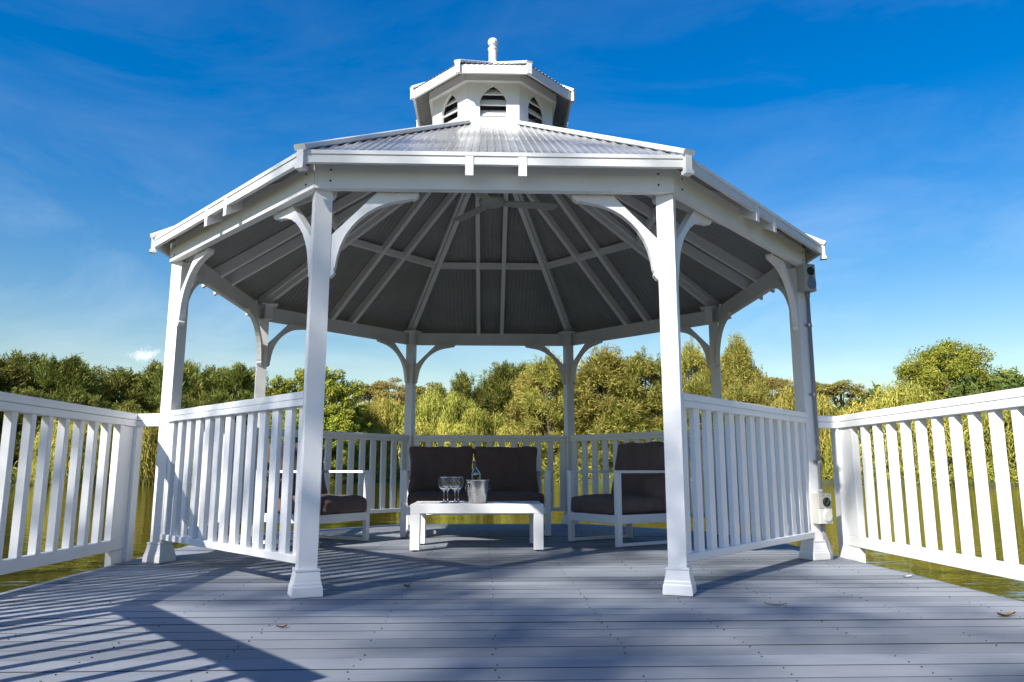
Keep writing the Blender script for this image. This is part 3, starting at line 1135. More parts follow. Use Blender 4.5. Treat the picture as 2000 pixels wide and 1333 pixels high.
# wine glasses
gl_prof_out = [(0.001, 0.0), (0.034, 0.0), (0.035, 0.002), (0.030, 0.004), (0.010, 0.007), (0.0048, 0.014), (0.0040, 0.030), (0.0040, 0.075), (0.0050, 0.086), (0.012, 0.096), (0.028, 0.108), (0.040, 0.126), (0.0435, 0.145), (0.042, 0.168), (0.0375, 0.192), (0.0350, 0.206)]
gl_prof_in = [(0.0342, 0.2065), (0.0365, 0.192), (0.0410, 0.168), (0.0424, 0.145), (0.0388, 0.127), (0.026, 0.110), (0.010, 0.1015), (0.001, 0.100)]
gl_labels = ['empty wine glass on the low table, front left of the four', 'empty wine glass on the low table, back left, behind two others',
             'empty wine glass on the low table, front right of the four', 'empty wine glass on the low table, back right, nearest the bucket']
g0 = None
for (x, y), lb in zip([(-0.372, -0.225), (-0.347, -0.125), (-0.285, -0.225), (-0.262, -0.125)], gl_labels):
    if g0 is None:
        g0 = MB().lathe(gl_prof_out + gl_prof_in, (x, y, TZ), 28).build('wine_glass', GLASS, smooth=True)
        q = g0
    else:
        q = g0.copy()
        COL.objects.link(q)
        q.location = (x, y, TZ)
    tag(q, lb, 'wine glass', 'wine glasses on the low table')

# ice bucket with ring handles
bx, by = -0.107, -0.20
bk = thing('ice_bucket', 'brushed steel ice bucket with ring handle on the low white table', 'ice bucket', (bx, by, TZ))
mb = MB().lathe([(0.001, 0.0), (0.066, 0.0), (0.070, 0.004), (0.088, 0.170), (0.0895, 0.174), (0.096, 0.176), (0.0965, 0.179), (0.0885, 0.180), (0.086, 0.174), (0.069, 0.010), (0.001, 0.008)], (bx, by, TZ), 40)
mb.build('pail', STEEL, bk, smooth=True)
for a in (215, 35):
    d = V(math.cos(R_(a)), math.sin(R_(a)), 0)
    tn = V(-d.y, d.x, 0)
    c = V(bx, by, TZ + 0.135) + d * 0.090
    ho = MB().obox(c, d, tn, UP, 0.006, 0.012, 0.012).build('handle_boss', CHROME, bk)
    cc = c + d * 0.008 + UP * -0.016
    MB().tube([cc + (tn * math.cos(q) + UP * math.sin(q)) * 0.024 for q in [2 * math.pi * i / 20 for i in range(21)]], 0.0032, 6).build('ring', CHROME, ho, smooth=True)

# bottle lying in the bucket
base = V(bx + 0.014, by + 0.015, TZ + 0.050)
axis = V(-0.17, -0.05, 1.0).normalized()
bt = thing('wine_bottle', 'clear bluish wine bottle with cream label leaning in the ice bucket', 'bottle', tuple(base))
prof = [(0.001, 0.0), (0.034, 0.0), (0.037, 0.005), (0.037, 0.165), (0.034, 0.185), (0.020, 0.208), (0.0145, 0.222), (0.0140, 0.262), (0.0158, 0.264), (0.0158, 0.276), (0.0140, 0.277), (0.0105, 0.2765), (0.0105, 0.222), (0.017, 0.204), (0.031, 0.184), (0.034, 0.165), (0.034, 0.010), (0.001, 0.008)]
MB().lathe(prof, base, 24, axis=axis).build('bottle_glass', BOTTLE, bt, smooth=True)
lab = []
q = V(0, 0, 1).rotation_difference(axis)
nseg = 12
for z in (0.10, 0.195):
    for i in range(nseg + 1):
        a = R_(-160 + 140 * i / nseg)
        zz = z if z < 0.15 else 0.166 + 0.022 * math.sin(math.pi * i / nseg)
        rr_ = 0.0378 if zz <= 0.167 else 0.0378 - (zz - 0.167) * 0.12
        lab.append(base + q @ V(rr_ * math.cos(a), rr_ * math.sin(a), zz))
MB().add(lab, [(i, i + 1, nseg + 2 + i, nseg + 1 + i) for i in range(nseg)]).build('label', LABEL, bt, smooth=True)

# ================================================================== CEILING FAN
fz = 2.91
fan = thing('ceiling_fan', 'pale grey three blade ceiling fan hanging under the gazebo roof', 'ceiling fan', (0, 0, fz))
MB().lathe([(0.014, fz + 0.03), (0.014, zr(0.47) - 0.048)], (0, 0, 0), 12).build('down_rod', FANM, fan, smooth=True)
MB().lathe([(0.03, fz - 0.035), (0.085, fz - 0.030), (0.115, fz - 0.010), (0.120, fz + 0.012), (0.105, fz + 0.035), (0.05, fz + 0.055)], (0, 0, 0), 28).build('motor', FANM, fan, smooth=True)
for a in (124, 8, 246):
    d = V(math.cos(R_(a)), math.sin(R_(a)), 0)
    tn = V(-d.y, d.x, 0)
    tilt = (tn * math.cos(R_(7)) - UP * math.sin(R_(7)))
    nn = d.cross(tilt)
    pl = [(0.10, -0.042), (0.20, -0.060), (0.52, -0.066), (0.575, -0.045), (0.590, -0.01), (0.555, 0.062), (0.20, 0.056), (0.10, 0.042)]
    MB().prism(pl, 0.007, 0.0, (0, 0, fz - 0.005), d, tilt, nn).build('blade', FANM, fan)

# ================================================================== ELECTRICAL
pc = ov(2, RP)                                   # right-front post
fn = V(math.sin(R_(22.5)), -math.cos(R_(22.5)), 0)   # its camera-right face
ft = V(-fn.y, fn.x, 0)


def switch_box(zc, label, pale, angle):
    c = pc + fn * 0.046 + ft * 0.012 + UP * zc
    root = thing('power_outlet', label, 'power outlet', tuple(c), 'weatherproof outlets on the right gazebo post')
    hw, hh, dp = 0.056, 0.100, 0.058
    m1 = BEIGE
    MB().obox(c + fn * (dp / 2), ft, UP, fn, hw, hh, dp / 2 - 0.001).build('back_box', m1, root)
    top = MB().obox(c + fn * (dp + 0.006) + UP * 0.050, ft, UP, fn, hw - 0.001, 0.0485, 0.006).build('switch_plate', m1, root)
    bot = MB().obox(c + fn * (dp + 0.007) + UP * -0.050, ft, UP, fn, hw - 0.001, 0.0490, 0.007).build('socket_plate', PALE if pale else m1, root)
    kc = c + fn * (dp + 0.012) + UP * 0.044 + ft * 0.008
    kb = MB().lathe([(0.031, 0), (0.031, 0.010), (0.027, 0.014)], kc, 24, axis=fn).build('rotary_switch', BLACK, top)
    a = R_(angle)
    kd = ft * math.sin(a) + UP * math.cos(a)
    MB().bar(kc + fn * 0.017 - kd * 0.022, kc + fn * 0.017 + kd * 0.022, 0.008, 0.008, fn).build('pointer', GREEN, top)
    sc_ = c + fn * (dp + 0.014) + UP * -0.048 + ft * 0.010
    MB().lathe([(0.040, 0), (0.040, 0.007), (0.034, 0.010)], sc_, 24, axis=fn).build('flap', PALE if pale else BLUEGREY, bot)
    MB().obox(sc_ + UP * 0.042 + fn * 0.004, ft, UP, fn, 0.020, 0.007, 0.004).build('hinge', PALE if pale else BLUEGREY, bot)
    # switch lettering
    for txt, du in (('OFF', -0.022), ('ON', 0.030)):
        cu = bpy.data.curves.new('lettering', 'FONT')
        cu.body = txt
        cu.size = 0.013
        cu.align_x = 'CENTER'
        tmp = bpy.data.objects.new('lettering_tmp', cu)
        COL.objects.link(tmp)
        dg = bpy.context.evaluated_depsgraph_get()
        me = bpy.data.meshes.new_from_object(tmp.evaluated_get(dg))
        bpy.data.objects.remove(tmp)
        me.materials.clear()
        me.materials.append(BLACK)
        M3 = Matrix((ft, UP, fn)).transposed().to_4x4()
        me.transform(M3)
        lo = bpy.data.objects.new('lettering', me)
        COL.objects.link(lo)
        place(lo, c + fn * (dp + 0.0128) + UP * 0.082 + ft * (du + 0.004), top)
    return root


switch_box(1.970, 'weatherproof outlet box high on the right gazebo post, under the beam', False, -38)
switch_box(0.345, 'weatherproof outlet box low on the right gazebo post, with pale socket', True, 38)
cx = pc + fn * 0.062 + ft * 0.036
cd_root = thing('electrical_conduit', 'grey conduit pipe clamped up the right gazebo post between outlets', 'conduit', (cx.x, cx.y, 0.1))
MB().tube([cx + UP * 0.445, cx + UP * 1.87], 0.0125, 12).build('pipe', PVC, cd_root, smooth=True)
MB().tube([cx + UP * 2.07, cx + UP * 2.27], 0.0125, 12).build('pipe', PVC, cd_root, smooth=True)
MB().tube([cx + UP * 1.835, cx + UP * 1.872], 0.016, 12).build('coupling', PVC, cd_root, smooth=True)
MB().tube([cx + UP * 0.443, cx + UP * 0.475], 0.016, 12).build('coupling', PVC, cd_root, smooth=True)
MB().tube([cx + UP * 0.250, cx + UP * 0.20, cx + UP * 0.16 + ft * 0.008, cx + UP * 0.11 + ft * 0.035, cx + UP * 0.05 + ft * 0.055, cx + UP * -0.02 + ft * 0.058], 0.0135, 12).build('lower_bend', PVC, cd_root, smooth=True)
for z in (1.63, 1.13, 0.66):
    mb = MB()
    mb.obox(cx + UP * z - fn * 0.013, ft, UP, fn, 0.036, 0.010, 0.002)
    mb.tube([cx + UP * (z - 0.010), cx + UP * (z + 0.010)], 0.0148, 12)
    mb.build('clamp', GALV, cd_root)

# ================================================================== SMALL LITTER ON THE DECK


def litter(name, label, cat, c, ang, L, W, m, curl, seed):
    rg = random.Random(seed)
    n = 8
    vs, fs = [], []
    d = V(math.cos(ang), math.sin(ang), 0)
    s = V(-d.y, d.x, 0)
    for i in range(n + 1):
        f = i / n
        w = W * math.sin(math.pi * min(1, f * 0.95 + 0.04)) ** 0.8 * 0.5
        z = 0.003 + curl * (abs(f - 0.5) * 2) ** 2 + rg.uniform(0, 0.002)
        p = V(*c, 0) + d * (L * (f - 0.5)) + s * (0.12 * L * math.sin(f * 2.5))
        for off, zz in ((-w, z + W * 0.25), (0, z), (w, z + W * 0.2)):
            vs.append(p + s * off + UP * zz)
    k = len(vs)
    for i in range(n):
        for j in range(2):
            a = i * 3 + j
            fs.append((a, a + 3, a + 4, a + 1))
    vs2 = [v - UP * 0.0012 for v in vs]
    fs2 = [tuple(k + q for q in reversed(f)) for f in fs]
    o = MB().add(vs + vs2, fs + fs2).build(name, m, smooth=True)
    return tag(o, label, cat)


litter('fallen_leaf', 'curled brown dry leaf on the deck near the right edge', 'leaf', (2.125, -3.084), 0.15, 0.095, 0.028, DRY, 0.012, 1)
litter('fallen_leaf', 'thin yellow brown leaf sprig on the deck in front of the right post', 'leaf', (1.27, -2.77), 2.7, 0.10, 0.010, DRY2, 0.006, 2)
litter('fallen_leaf', 'small ochre leaf on the deck beside the striped railing shadow', 'leaf', (-0.45, -2.17), 0.6, 0.045, 0.026, DRY2, 0.010, 3)
litter('feather', 'small white feather on the deck below the sunlit right railing', 'feather', (2.36, -1.92), 0.2, 0.075, 0.022, FEATHER, 0.004, 4)
litter('feather', 'small white feather on the shaded deck edge by the left railing', 'feather', (-2.34, -1.94), 0.3, 0.075, 0.022, FEATHER, 0.004, 5)
litter('fallen_leaf', 'tiny dark leaf on the sunlit deck near the striped shadow corner', 'leaf', (-0.83, -3.20), 0.2, 0.04, 0.018, DRY, 0.004, 6)

# ================================================================== TREES


def quads_np(c, d, length, width, rg, out=None):
    """N leaf quads: centre c, long axis d (unit)"""
    n = len(c)
    rv = rg.normal(size=(n, 3))
    if out is not None:
        rv = unit(out) + rv * 0.42
    s = np.cross(d, rv)
    s /= np.linalg.norm(s, axis=1, keepdims=True) + 1e-9
    l = np.broadcast_to(np.asarray(length), (n,))[:, None] * 0.5
    w = np.broadcast_to(np.asarray(width), (n,))[:, None] * 0.5
    a = c - d * l - s * w * 0.6
    b = c - d * l + s * w * 0.6
    e = c + d * l + s * w * 0.35
    f = c + d * l - s * w * 0.35
    m0 = c + s * w
    m1 = c - s * w
    return np.stack([a, b, e, f], 1).reshape(-1, 3)


def unit(v):
    return v / (np.linalg.norm(v, axis=-1, keepdims=True) + 1e-9)


def sph(rg, n):
    return unit(rg.normal(size=(n, 3)))


def limbs(mb, top, radius, hub, rg, ends, r0):
    """trunk plus limbs to the given end points"""
    mb.tube([(0, 0, -0.4), (rg.uniform(-.1, .1), rg.uniform(-.1, .1), hub * 0.5), (rg.uniform(-.15, .15), rg.uniform(-.15, .15), hub), (0, 0, top)], [r0, r0 * 0.8, r0 * 0.6, r0 * 0.12], 7)
    for e in ends:
        z0 = hub * rg.uniform(0.45, 1.0) if e[2] > hub else e[2] * 0.6
        m_ = (e[0] * 0.45, e[1] * 0.45, z0 + (e[2] - z0) * 0.62)
        mb.tube([(0, 0, z0), m_, tuple(e)], [r0 * 0.42, r0 * 0.28, r0 * 0.06], 5)


def tree_proto(kind, H, W, seed):
    rg = np.random.default_rng(seed)
    r2 = random.Random(seed)
    P, D, Ls, Ws, O = [], [], [], [], []
    ends = []
    hub = H * 0.45
    mat_ = L_CAS
    if kind in ('casuarina', 'feathery'):
        if kind == 'casuarina':
            ncl, per, rc = 100, 150, 0.55
            zlo = 0.08 * H
        else:
            ncl, per, rc = 190, 150, 0.70
            zlo = 0.05 * H
            mat_ = L_FEA
        for i in range(ncl):
            f = rg.uniform(0, 1) ** 0.85
            z = zlo + (H - zlo - 0.3) * f
            if kind == 'casuarina':
                env = W / 2 * (1 - f ** 2.6) ** 0.62 * (0.75 + 0.25 * math.sin(f * 9 + seed))
            else:
                env = W / 2 * math.sqrt(max(0.02, 1 - (max(0, f - 0.35) / 0.65) ** 2.0)) * (0.86 + 0.14 * math.sin(f * 7 + seed))
            a = rg.uniform(0, 2 * math.pi)
            rad = env * (0.25 + 0.75 * rg.uniform(0, 1) ** 0.45)
            c = np.array([rad * math.cos(a), rad * math.sin(a), z])
            if i % 5 == 0:
                ends.append(c)
            nn = int(per * rg.uniform(0.6, 1.4))
            q = sph(rg, nn) * (rg.uniform(0, 1, (nn, 1)) ** 0.5)
            sc3 = np.array([rc, rc, rc * (1.35 if kind == 'casuarina' else 0.85)]) * rg.uniform(0.75, 1.3)
            p = c + q * sc3
            out = unit(np.array([math.cos(a), math.sin(a), 0.0])[None, :] * 0.35 + q * 0.75 + np.array([0, 0, 0.75 if kind == 'casuarina' else 0.15]) + rg.normal(size=(nn, 3)) * 0.25)
            P.append(p)
            D.append(out)
            O.append(q + np.array([[0.3 * math.cos(a), 0.3 * math.sin(a), 0.2]]))
            Ls.append(rg.uniform(0.26, 0.48, nn))
            Ws.append(rg.uniform(0.05, 0.10, nn))
        # ragged leader shoots
        for i in range(16):
            a = rg.uniform(0, 6.28)
            rl = W * 0.36 * rg.uniform(0, 1)
            c = np.array([rl * math.cos(a), rl * math.sin(a), H - rg.uniform(0.0, 0.7) - 1.3 * (rl / (W * 0.36)) ** 2])
            nn = 50
            up = rg.uniform(0, 1, (nn, 1)) * np.array([[0.1 * math.cos(a), 0.1 * math.sin(a), 0.9]])
            P.append(c + up + rg.normal(size=(nn, 3)) * 0.10)
            D.append(unit(rg.normal(size=(nn, 3)) * 0.5 + np.array([0, 0, 0.6])))
            O.append(rg.normal(size=(nn, 3)) + [0, 0, 0.5])
            Ls.append(rg.uniform(0.2, 0.34, nn))
            Ws.append(rg.uniform(0.05, 0.09, nn))
    elif kind == 'willow':
        mat_ = L_WIL
        hub = H * 0.5
        nst = 420
        dome = []
        for i in range(14):
            a = rg.uniform(0, 6.28)
            rr_ = W / 2 * rg.uniform(0.1, 0.85)
            dome.append((rr_ * math.cos(a), rr_ * math.sin(a), H * rg.uniform(0.62, 0.86), rg.uniform(0.16, 0.28) * W))
        ends = [np.array(d_[:3]) for d_ in dome[:9]]
        for i in range(nst):
            dx, dy, dz, dr = dome[rg.integers(0, len(dome))]
            v = sph(rg, 1)[0]
            v[2] = abs(v[2])
            st = np.array([dx, dy, dz]) + v * dr
            st[2] = min(st[2], H)
            ln = rg.uniform(0.25, 1.0) * (st[2] - 0.15)
            n_ = max(4, int(ln / 0.17))
            tt = np.linspace(0, 1, n_)[:, None]
            hor = unit(np.array([v[0], v[1], 0]) + rg.normal(size=3) * [0.3, 0.3, 0])
            sway = rg.normal(size=3) * 0.18
            p = st + hor * (0.55 * tt * (1 - 0.6 * tt)) + np.array([0, 0, -1]) * ln * tt ** 1.25 + sway * tt + rg.normal(size=(n_, 3)) * 0.055
            P.append(p)
            dd = unit(np.array([0, 0, -1.0]) + rg.normal(size=(n_, 3)) * 0.33 + hor * 0.3)
            D.append(dd)
            O.append(np.repeat(v[None, :] + hor[None, :] * 0.6, n_, 0))
            Ls.append(rg.uniform(0.20, 0.38, n_))
            Ws.append(rg.uniform(0.05, 0.095, n_))
        for dx, dy, dz, dr in dome:
            nn = 230
            v = sph(rg, nn)
            v[:, 2] = np.abs(v[:, 2]) * 1.0
            P.append(np.array([dx, dy, dz]) + v * dr * rg.uniform(0.6, 1.05, (nn, 1)))
            D.append(unit(v * 0.6 + rg.normal(size=(nn, 3)) * 0.4 + np.array([0, 0, -0.5])))
            O.append(v)
            Ls.append(rg.uniform(0.18, 0.34, nn))
            Ws.append(rg.uniform(0.05, 0.10, nn))
    elif kind == 'umbrella':
        mat_ = L_UMB
        hub = H * 0.55
        for i in range(26):
            a = rg.uniform(0, 6.28)
            rad = W / 2 * math.sqrt(rg.uniform(0.02, 1))
            c = np.array([rad * math.cos(a), rad * math.sin(a), H - 0.45 - 0.30 * H * (rad / (W / 2)) ** 2 * rg.uniform(0.3, 1.0) - rg.uniform(0, 0.08) * H])
            ends.append(c - np.array([0, 0, 0.2]))
            nn = int(300 * rg.uniform(0.6, 1.3))
            q = sph(rg, nn) * (rg.uniform(0, 1, (nn, 1)) ** 0.4)
            P.append(c + q * np.array([0.95, 0.95, 0.42]) * rg.uniform(0.7, 1.25))
            D.append(unit(q + rg.normal(size=(nn, 3)) * 0.8))
            O.append(q)
            Ls.append(rg.uniform(0.14, 0.28, nn))
            Ws.append(rg.uniform(0.08, 0.15, nn))
        for i in range(8):
            a = rg.uniform(0, 6.28)
            c = np.array([W * 0.35 * math.cos(a), W * 0.35 * math.sin(a), H * rg.uniform(0.35, 0.6)])
            nn = 200
            q = sph(rg, nn) * (rg.uniform(0, 1, (nn, 1)) ** 0.4)
            P.append(c + q * np.array([1.0, 1.0, 0.6]))
            D.append(unit(q + rg.normal(size=(nn, 3)) * 0.8))
            O.append(q)
            Ls.append(rg.uniform(0.14, 0.28, nn))
            Ws.append(rg.uniform(0.08, 0.15, nn))
    else:                                     # broadleaf, broadleaf_dark, round_tree
        mat_ = {'broadleaf': L_BRD, 'broadleaf_dark': L_DRK, 'round_tree': L_BRD}[kind]
        zc, rz = (H * 0.54, H * 0.44) if kind == 'round_tree' else (H * 0.52, H * 0.46)
        ncl = 260 if kind == 'round_tree' else 90
        for i in range(ncl):
            v = sph(rg, 1)[0]
            rf = rg.uniform(0.45, 1.0) ** 0.7
            c = np.array([v[0] * W / 2 * rf, v[1] * W / 2 * rf, zc + v[2] * rz * rf])
            c *= np.array([0.9, 0.9, 1])
            if i % 6 == 0:
                ends.append(c)
            nn = int((190 if kind == 'round_tree' else 170) * rg.uniform(0.6, 1.4))
            q = sph(rg, nn) * (rg.uniform(0, 1, (nn, 1)) ** 0.4)
            rc = W * 0.105 * rg.uniform(0.7, 1.35)
            P.append(c + q * np.array([rc, rc, rc * 0.72]))
            D.append(unit(q * 0.6 + rg.normal(size=(nn, 3)) * 0.9))
            O.append(q)
            big = 1.35 if kind == 'round_tree' else 1.0
            Ls.append(rg.uniform(0.13, 0.26, nn) * big)
            Ws.append(rg.uniform(0.09, 0.17, nn) * big)
    P, D = np.concatenate(P), np.concatenate(D)
    O = np.concatenate(O)
    axis_o = P * [1, 1, 0] / (W / 2) + np.stack([0 * P[:, 0], 0 * P[:, 0], (P[:, 2] - H * 0.5) / H * 1.1], 1)
    O = O * 0.8 + axis_o * 0.7
    Ls, Ws = np.concatenate(Ls), np.concatenate(Ws)
    vq = quads_np(P, D, Ls, Ws, rg, O)
    qi = np.arange(len(vq)).reshape(-1, 4)
    cm = np_mesh(kind + '_crown', vq, qi, mat_)
    mb = MB()
    limbs(mb, H * (0.9 if kind != 'willow' else 0.7), W / 2, hub, r2, ends[:16], 0.028 * H if kind != 'umbrella' else 0.018 * H)
    tm = bpy.data.meshes.new('trunk')
    tm.from_pydata(mb.v, [], mb.f)
    tm.materials.append(BARK)
    tm.update()
    return cm, tm, H, W


PROTO = {}
for kind, H, W, nvar in (('casuarina', 9.0, 4.4, 3), ('feathery', 9.5, 6.6, 2), ('willow', 5.4, 5.2, 3), ('umbrella', 11.5, 5.4, 2), ('broadleaf', 8.5, 4.6, 2), ('broadleaf_dark', 9.0, 4.6, 1), ('round_tree', 13.0, 12.0, 1)):
    PROTO[kind] = [tree_proto(kind, H, W, 100 + 17 * i + len(kind)) for i in range(nvar)]

TREES = [
    ('casuarina', 'left', [(-42.9, 56.5, 9.2, 10.6), (-41.6, 58.5, 9.3, 7.8), (-42.0, 61.8, 10.2, 5.7), (-40.6, 62.6, 10.1, 7.5), (-37.5, 59.8, 9.4, 4.8), (-36.3, 60.5, 9.7, 6.1), (-37.1, 64.6, 9.3, 5.6), (-36.0, 65.2, 8.0, 4.7), (-34.4, 65.9, 9.3, 8.2), (-33.0, 66.6, 8.8, 5.8), (-32.0, 67.1, 10.1, 5.6), (-30.1, 65.7, 9.8, 5.3), (-29.1, 67.2, 10.2, 5.4), (-27.7, 66.6, 9.0, 4.2), (-27.0, 68.0, 9.8, 5.9), (-26.8, 71.2, 10.2, 5.6), (-24.1, 67.9, 10.1, 6.9), (-23.2, 69.2, 9.6, 5.8)]),
    ('casuarina', 'leftfront', [(-39.3, 54.1, 6.2, 7.2), (-36.9, 55.6, 6.5, 5.8), (-33.9, 57.2, 6.5, 6.2), (-30.5, 59.0, 5.8, 6.1), (-27.2, 60.4, 6.6, 5.9), (-23.7, 61.7, 6.8, 5.8)]),
    ('broadleaf', 'left', [(-18.4, 60.1, 8.5, 3.5), (-16.9, 60.5, 9.2, 4.2), (-14.8, 61.0, 9.4, 5.0), (-12.8, 61.4, 9.2, 5.0), (-15.6, 60.3, 7.2, 5.3), (-12.7, 60.5, 6.2, 3.9)]),
    ('willow', 'left', [(-31.3, 49.5, 2.7, 2.8), (-30.0, 50.3, 3.9, 4.2), (-28.3, 51.1, 4.8, 4.7), (-25.4, 52.5, 4.5, 4.1), (-29.1, 50.8, 3.1, 4.7), (-22.3, 53.6, 4.4, 4.6)]),
    ('umbrella', 'centre', [(-15.3, 92.5, 12.0, 5.0), (-12.8, 92.9, 12.8, 6.4), (-7.8, 93.4, 12.2, 6.4), (-10.4, 95.0, 10.8, 6.0)]),
    ('willow', 'centre', [(-12.4, 66.6, 6.8, 4.6), (-10.3, 68.0, 7.2, 4.7), (-4.9, 68.5, 7.8, 4.4), (-3.2, 69.6, 7.3, 4.1), (-7.7, 68.3, 6.7, 4.6), (-11.2, 66.0, 4.7, 4.7), (-7.2, 67.3, 4.7, 5.6), (-0.5, 68.7, 6.2, 5.1), (-3.4, 67.6, 4.7, 5.1), (2.0, 68.7, 4.7, 5.1)]),
    ('casuarina', 'centre', [(-2.6, 77.7, 10.6, 5.4), (-1.1, 77.7, 9.0, 4.4), (2.0, 77.7, 11.7, 6.6), (4.0, 77.6, 11.6, 6.0), (-5.4, 78.5, 9.4, 5.6), (0.6, 79.0, 10.2, 5.6)]),
    ('feathery', 'centre', [(6.4, 69.4, 11.5, 6.7), (4.5, 71.6, 10.4, 5.3), (12.1, 69.7, 12.1, 9.4), (15.6, 69.0, 11.6, 8.0), (9.0, 71.1, 9.9, 6.4), (8.7, 71.2, 6.5, 6.4), (13.5, 67.4, 6.8, 7.7), (17.7, 68.6, 7.9, 6.4)]),
    ('broadleaf_dark', 'centre', [(13.5, 84.7, 14.4, 5.7)]),
    ('casuarina', 'right', [(22.3, 74.6, 13.6, 5.0), (24.3, 74.2, 12.7, 4.2), (27.0, 73.3, 14.0, 5.4), (25.7, 73.7, 11.6, 4.0), (28.6, 72.9, 11.0, 4.0)]),
    ('feathery', 'right', [(20.9, 66.8, 9.0, 5.3), (24.3, 65.7, 8.1, 5.9), (26.1, 65.1, 8.4, 3.8)]),
    ('umbrella', 'right', [(37.3, 91.8, 13.0, 6.8), (42.2, 89.8, 12.6, 6.6), (45.3, 88.4, 12.2, 6.8), (40.0, 91.0, 11.2, 6.0)]),
    ('willow', 'right', [(25.4, 56.7, 7.3, 4.4), (27.8, 55.7, 6.4, 4.0), (32.8, 53.2, 7.2, 5.7), (31.3, 54.1, 5.6, 5.6), (29.9, 54.8, 5.3, 4.6), (33.8, 52.7, 5.5, 5.8), (35.3, 51.8, 5.1, 6.4), (36.8, 50.8, 5.2, 5.9), (38.2, 49.9, 4.9, 6.0), (39.8, 48.8, 5.2, 6.1), (41.6, 47.5, 5.5, 6.9), (29.0, 55.2, 3.2, 3.5), (26.3, 56.4, 5.4, 4.0)]),
    ('broadleaf_dark', 'right', [(40.1, 72.0, 9.0, 4.6), (38.8, 72.7, 8.4, 3.3)]),
    ('round_tree', 'right', [(47.6, 69.6, 13.9, 9.6)]),
    ('broadleaf', 'right', [(54.5, 71.5, 10.9, 4.6), (56.6, 70.0, 9.8, 6.3), (59.1, 68.1, 10.9, 8.8)]),
]
ORD = ['first', 'second', 'third', 'fourth', 'fifth', 'sixth', 'seventh', 'eighth', 'ninth', 'tenth', 'eleventh', 'twelfth', 'thirteenth', 'fourteenth', 'fifteenth', 'sixteenth', 'seventeenth', 'eighteenth', 'nineteenth', 'twentieth']
TXT = {
    ('casuarina', 'left'): ('casuarina_tree', '{o} tall dark casuarina from the left in the back row on the left bank', 'tall dark casuarinas on the left bank'),
    ('casuarina', 'leftfront'): ('casuarina_tree', '{o} shorter casuarina from the left, in front of the tall left bank row', 'shorter casuarinas on the left bank'),
    ('broadleaf', 'left'): ('broadleaf_tree', '{o} dense bright green tree from the left, behind the left gazebo posts', 'dense green trees left of centre'),
    ('willow', 'left'): ('willow_tree', '{o} yellow green weeping willow from the left, seen through the left railing', 'willows on the left shore'),
    ('umbrella', 'centre'): ('umbrella_tree', '{o} flat topped open tree from the left, rising behind the centre willows', 'flat topped trees behind the centre willows'),
    ('willow', 'centre'): ('willow_tree', '{o} yellow green willow from the left, on the far shore behind the sofa', 'willows on the far shore'),
    ('casuarina', 'centre'): ('casuarina_tree', '{o} slender olive casuarina from the left, beside the big feathery trees', 'slender casuarinas near the centre'),
    ('feathery', 'centre'): ('feathery_tree', '{o} big round feathery olive tree from the left, behind the back right post', 'big feathery trees right of centre'),
    ('broadleaf_dark', 'centre'): ('broadleaf_tree', 'dark green tree top peeping over the big feathery olive trees', None),
    ('casuarina', 'right'): ('casuarina_tree', '{o} tall casuarina from the left, just right of the front right post', 'tall casuarinas right of the front post'),
    ('feathery', 'right'): ('feathery_tree', '{o} low feathery olive tree from the left, above the right gazebo railing', 'low feathery trees above the right railing'),
    ('umbrella', 'right'): ('umbrella_tree', '{o} airy flat topped tree from the left, behind the right side willows', 'flat topped trees on the right'),
    ('willow', 'right'): ('willow_tree', '{o} yellow green willow from the left, along the right hand shore', 'willows on the right shore'),
    ('broadleaf_dark', 'right'): ('broadleaf_tree', '{o} dark dense tree from the left, left of the big round tree', 'dark trees left of the round tree'),
    ('round_tree', 'right'): ('round_tree', 'big round crowned leafy tree towering over the right railing', None),
    ('broadleaf', 'right'): ('broadleaf_tree', '{o} leafy tree from the left, right of the big round tree', 'leafy trees at the right edge'),
}
CX, CY = -0.0446, -6.2924


def ground_at(x, y):
    return float(gz(math.degrees(math.atan2(x, y)), math.hypot(x, y)))


rt = random.Random(5)
for kind, where, lst in TREES:
    nm, lab, grp = TXT[(kind, where)]
    lst = sorted(lst, key=lambda q: math.atan2(q[0] - CX, q[1] - CY))
    for i, (x, y, h, w) in enumerate(lst):
        pk = 'feathery' if (kind, where) == ('casuarina', 'right') else kind
        cm, tm, H, W = PROTO[pk][rt.randrange(len(PROTO[pk]))]
        gzz = ground_at(x, y)
        root = thing(nm, lab.format(o=ORD[i]), 'tree', (x, y, gzz - 0.05), grp)
        hh = (h + 0.3) - gzz
        root.scale = (w / W * 1.08, w / W * 1.08, hh / H)
        root.rotation_euler = (0, 0, rt.uniform(0, 6.28))
        for pn, me in (('crown', cm), ('trunk', tm)):
            o = bpy.data.objects.new(pn, me)
            COL.objects.link(o)
            o.parent = root

# ---- undergrowth along the far shore: one mass of leaves nobody could count
rg = np.random.default_rng(3)
n = 60000
az = rg.uniform(-48, 52, n)
dd = np.abs(rg.normal(size=n)) * 2.2 + 0.15
rs = np.array([shore(a) for a in az]) + dd
clump = 0.55 + 0.45 * np.sin(az * 3.1) * np.sin(az * 1.37 + 1) + 0.25 * np.sin(az * 9.7)
hz = np.array([gz(a, r) for a, r in zip(az, rs)])
zz = np.maximum(hz, -0.44) + rg.uniform(0, 1, n) ** 1.6 * (0.35 + 1.5 * np.clip(clump, 0, 1.2))
P = np.stack([rs * np.sin(np.radians(az)), rs * np.cos(np.radians(az)), zz], 1)
Dv = unit(rg.normal(size=(n, 3)) * 0.8 + np.array([0, 0, 0.5]))
vq = quads_np(P, Dv, rg.uniform(0.2, 0.45, n), rg.uniform(0.05, 0.14, n), rg)
me = np_mesh('bank_undergrowth', vq, np.arange(len(vq)).reshape(-1, 4), L_BANK)
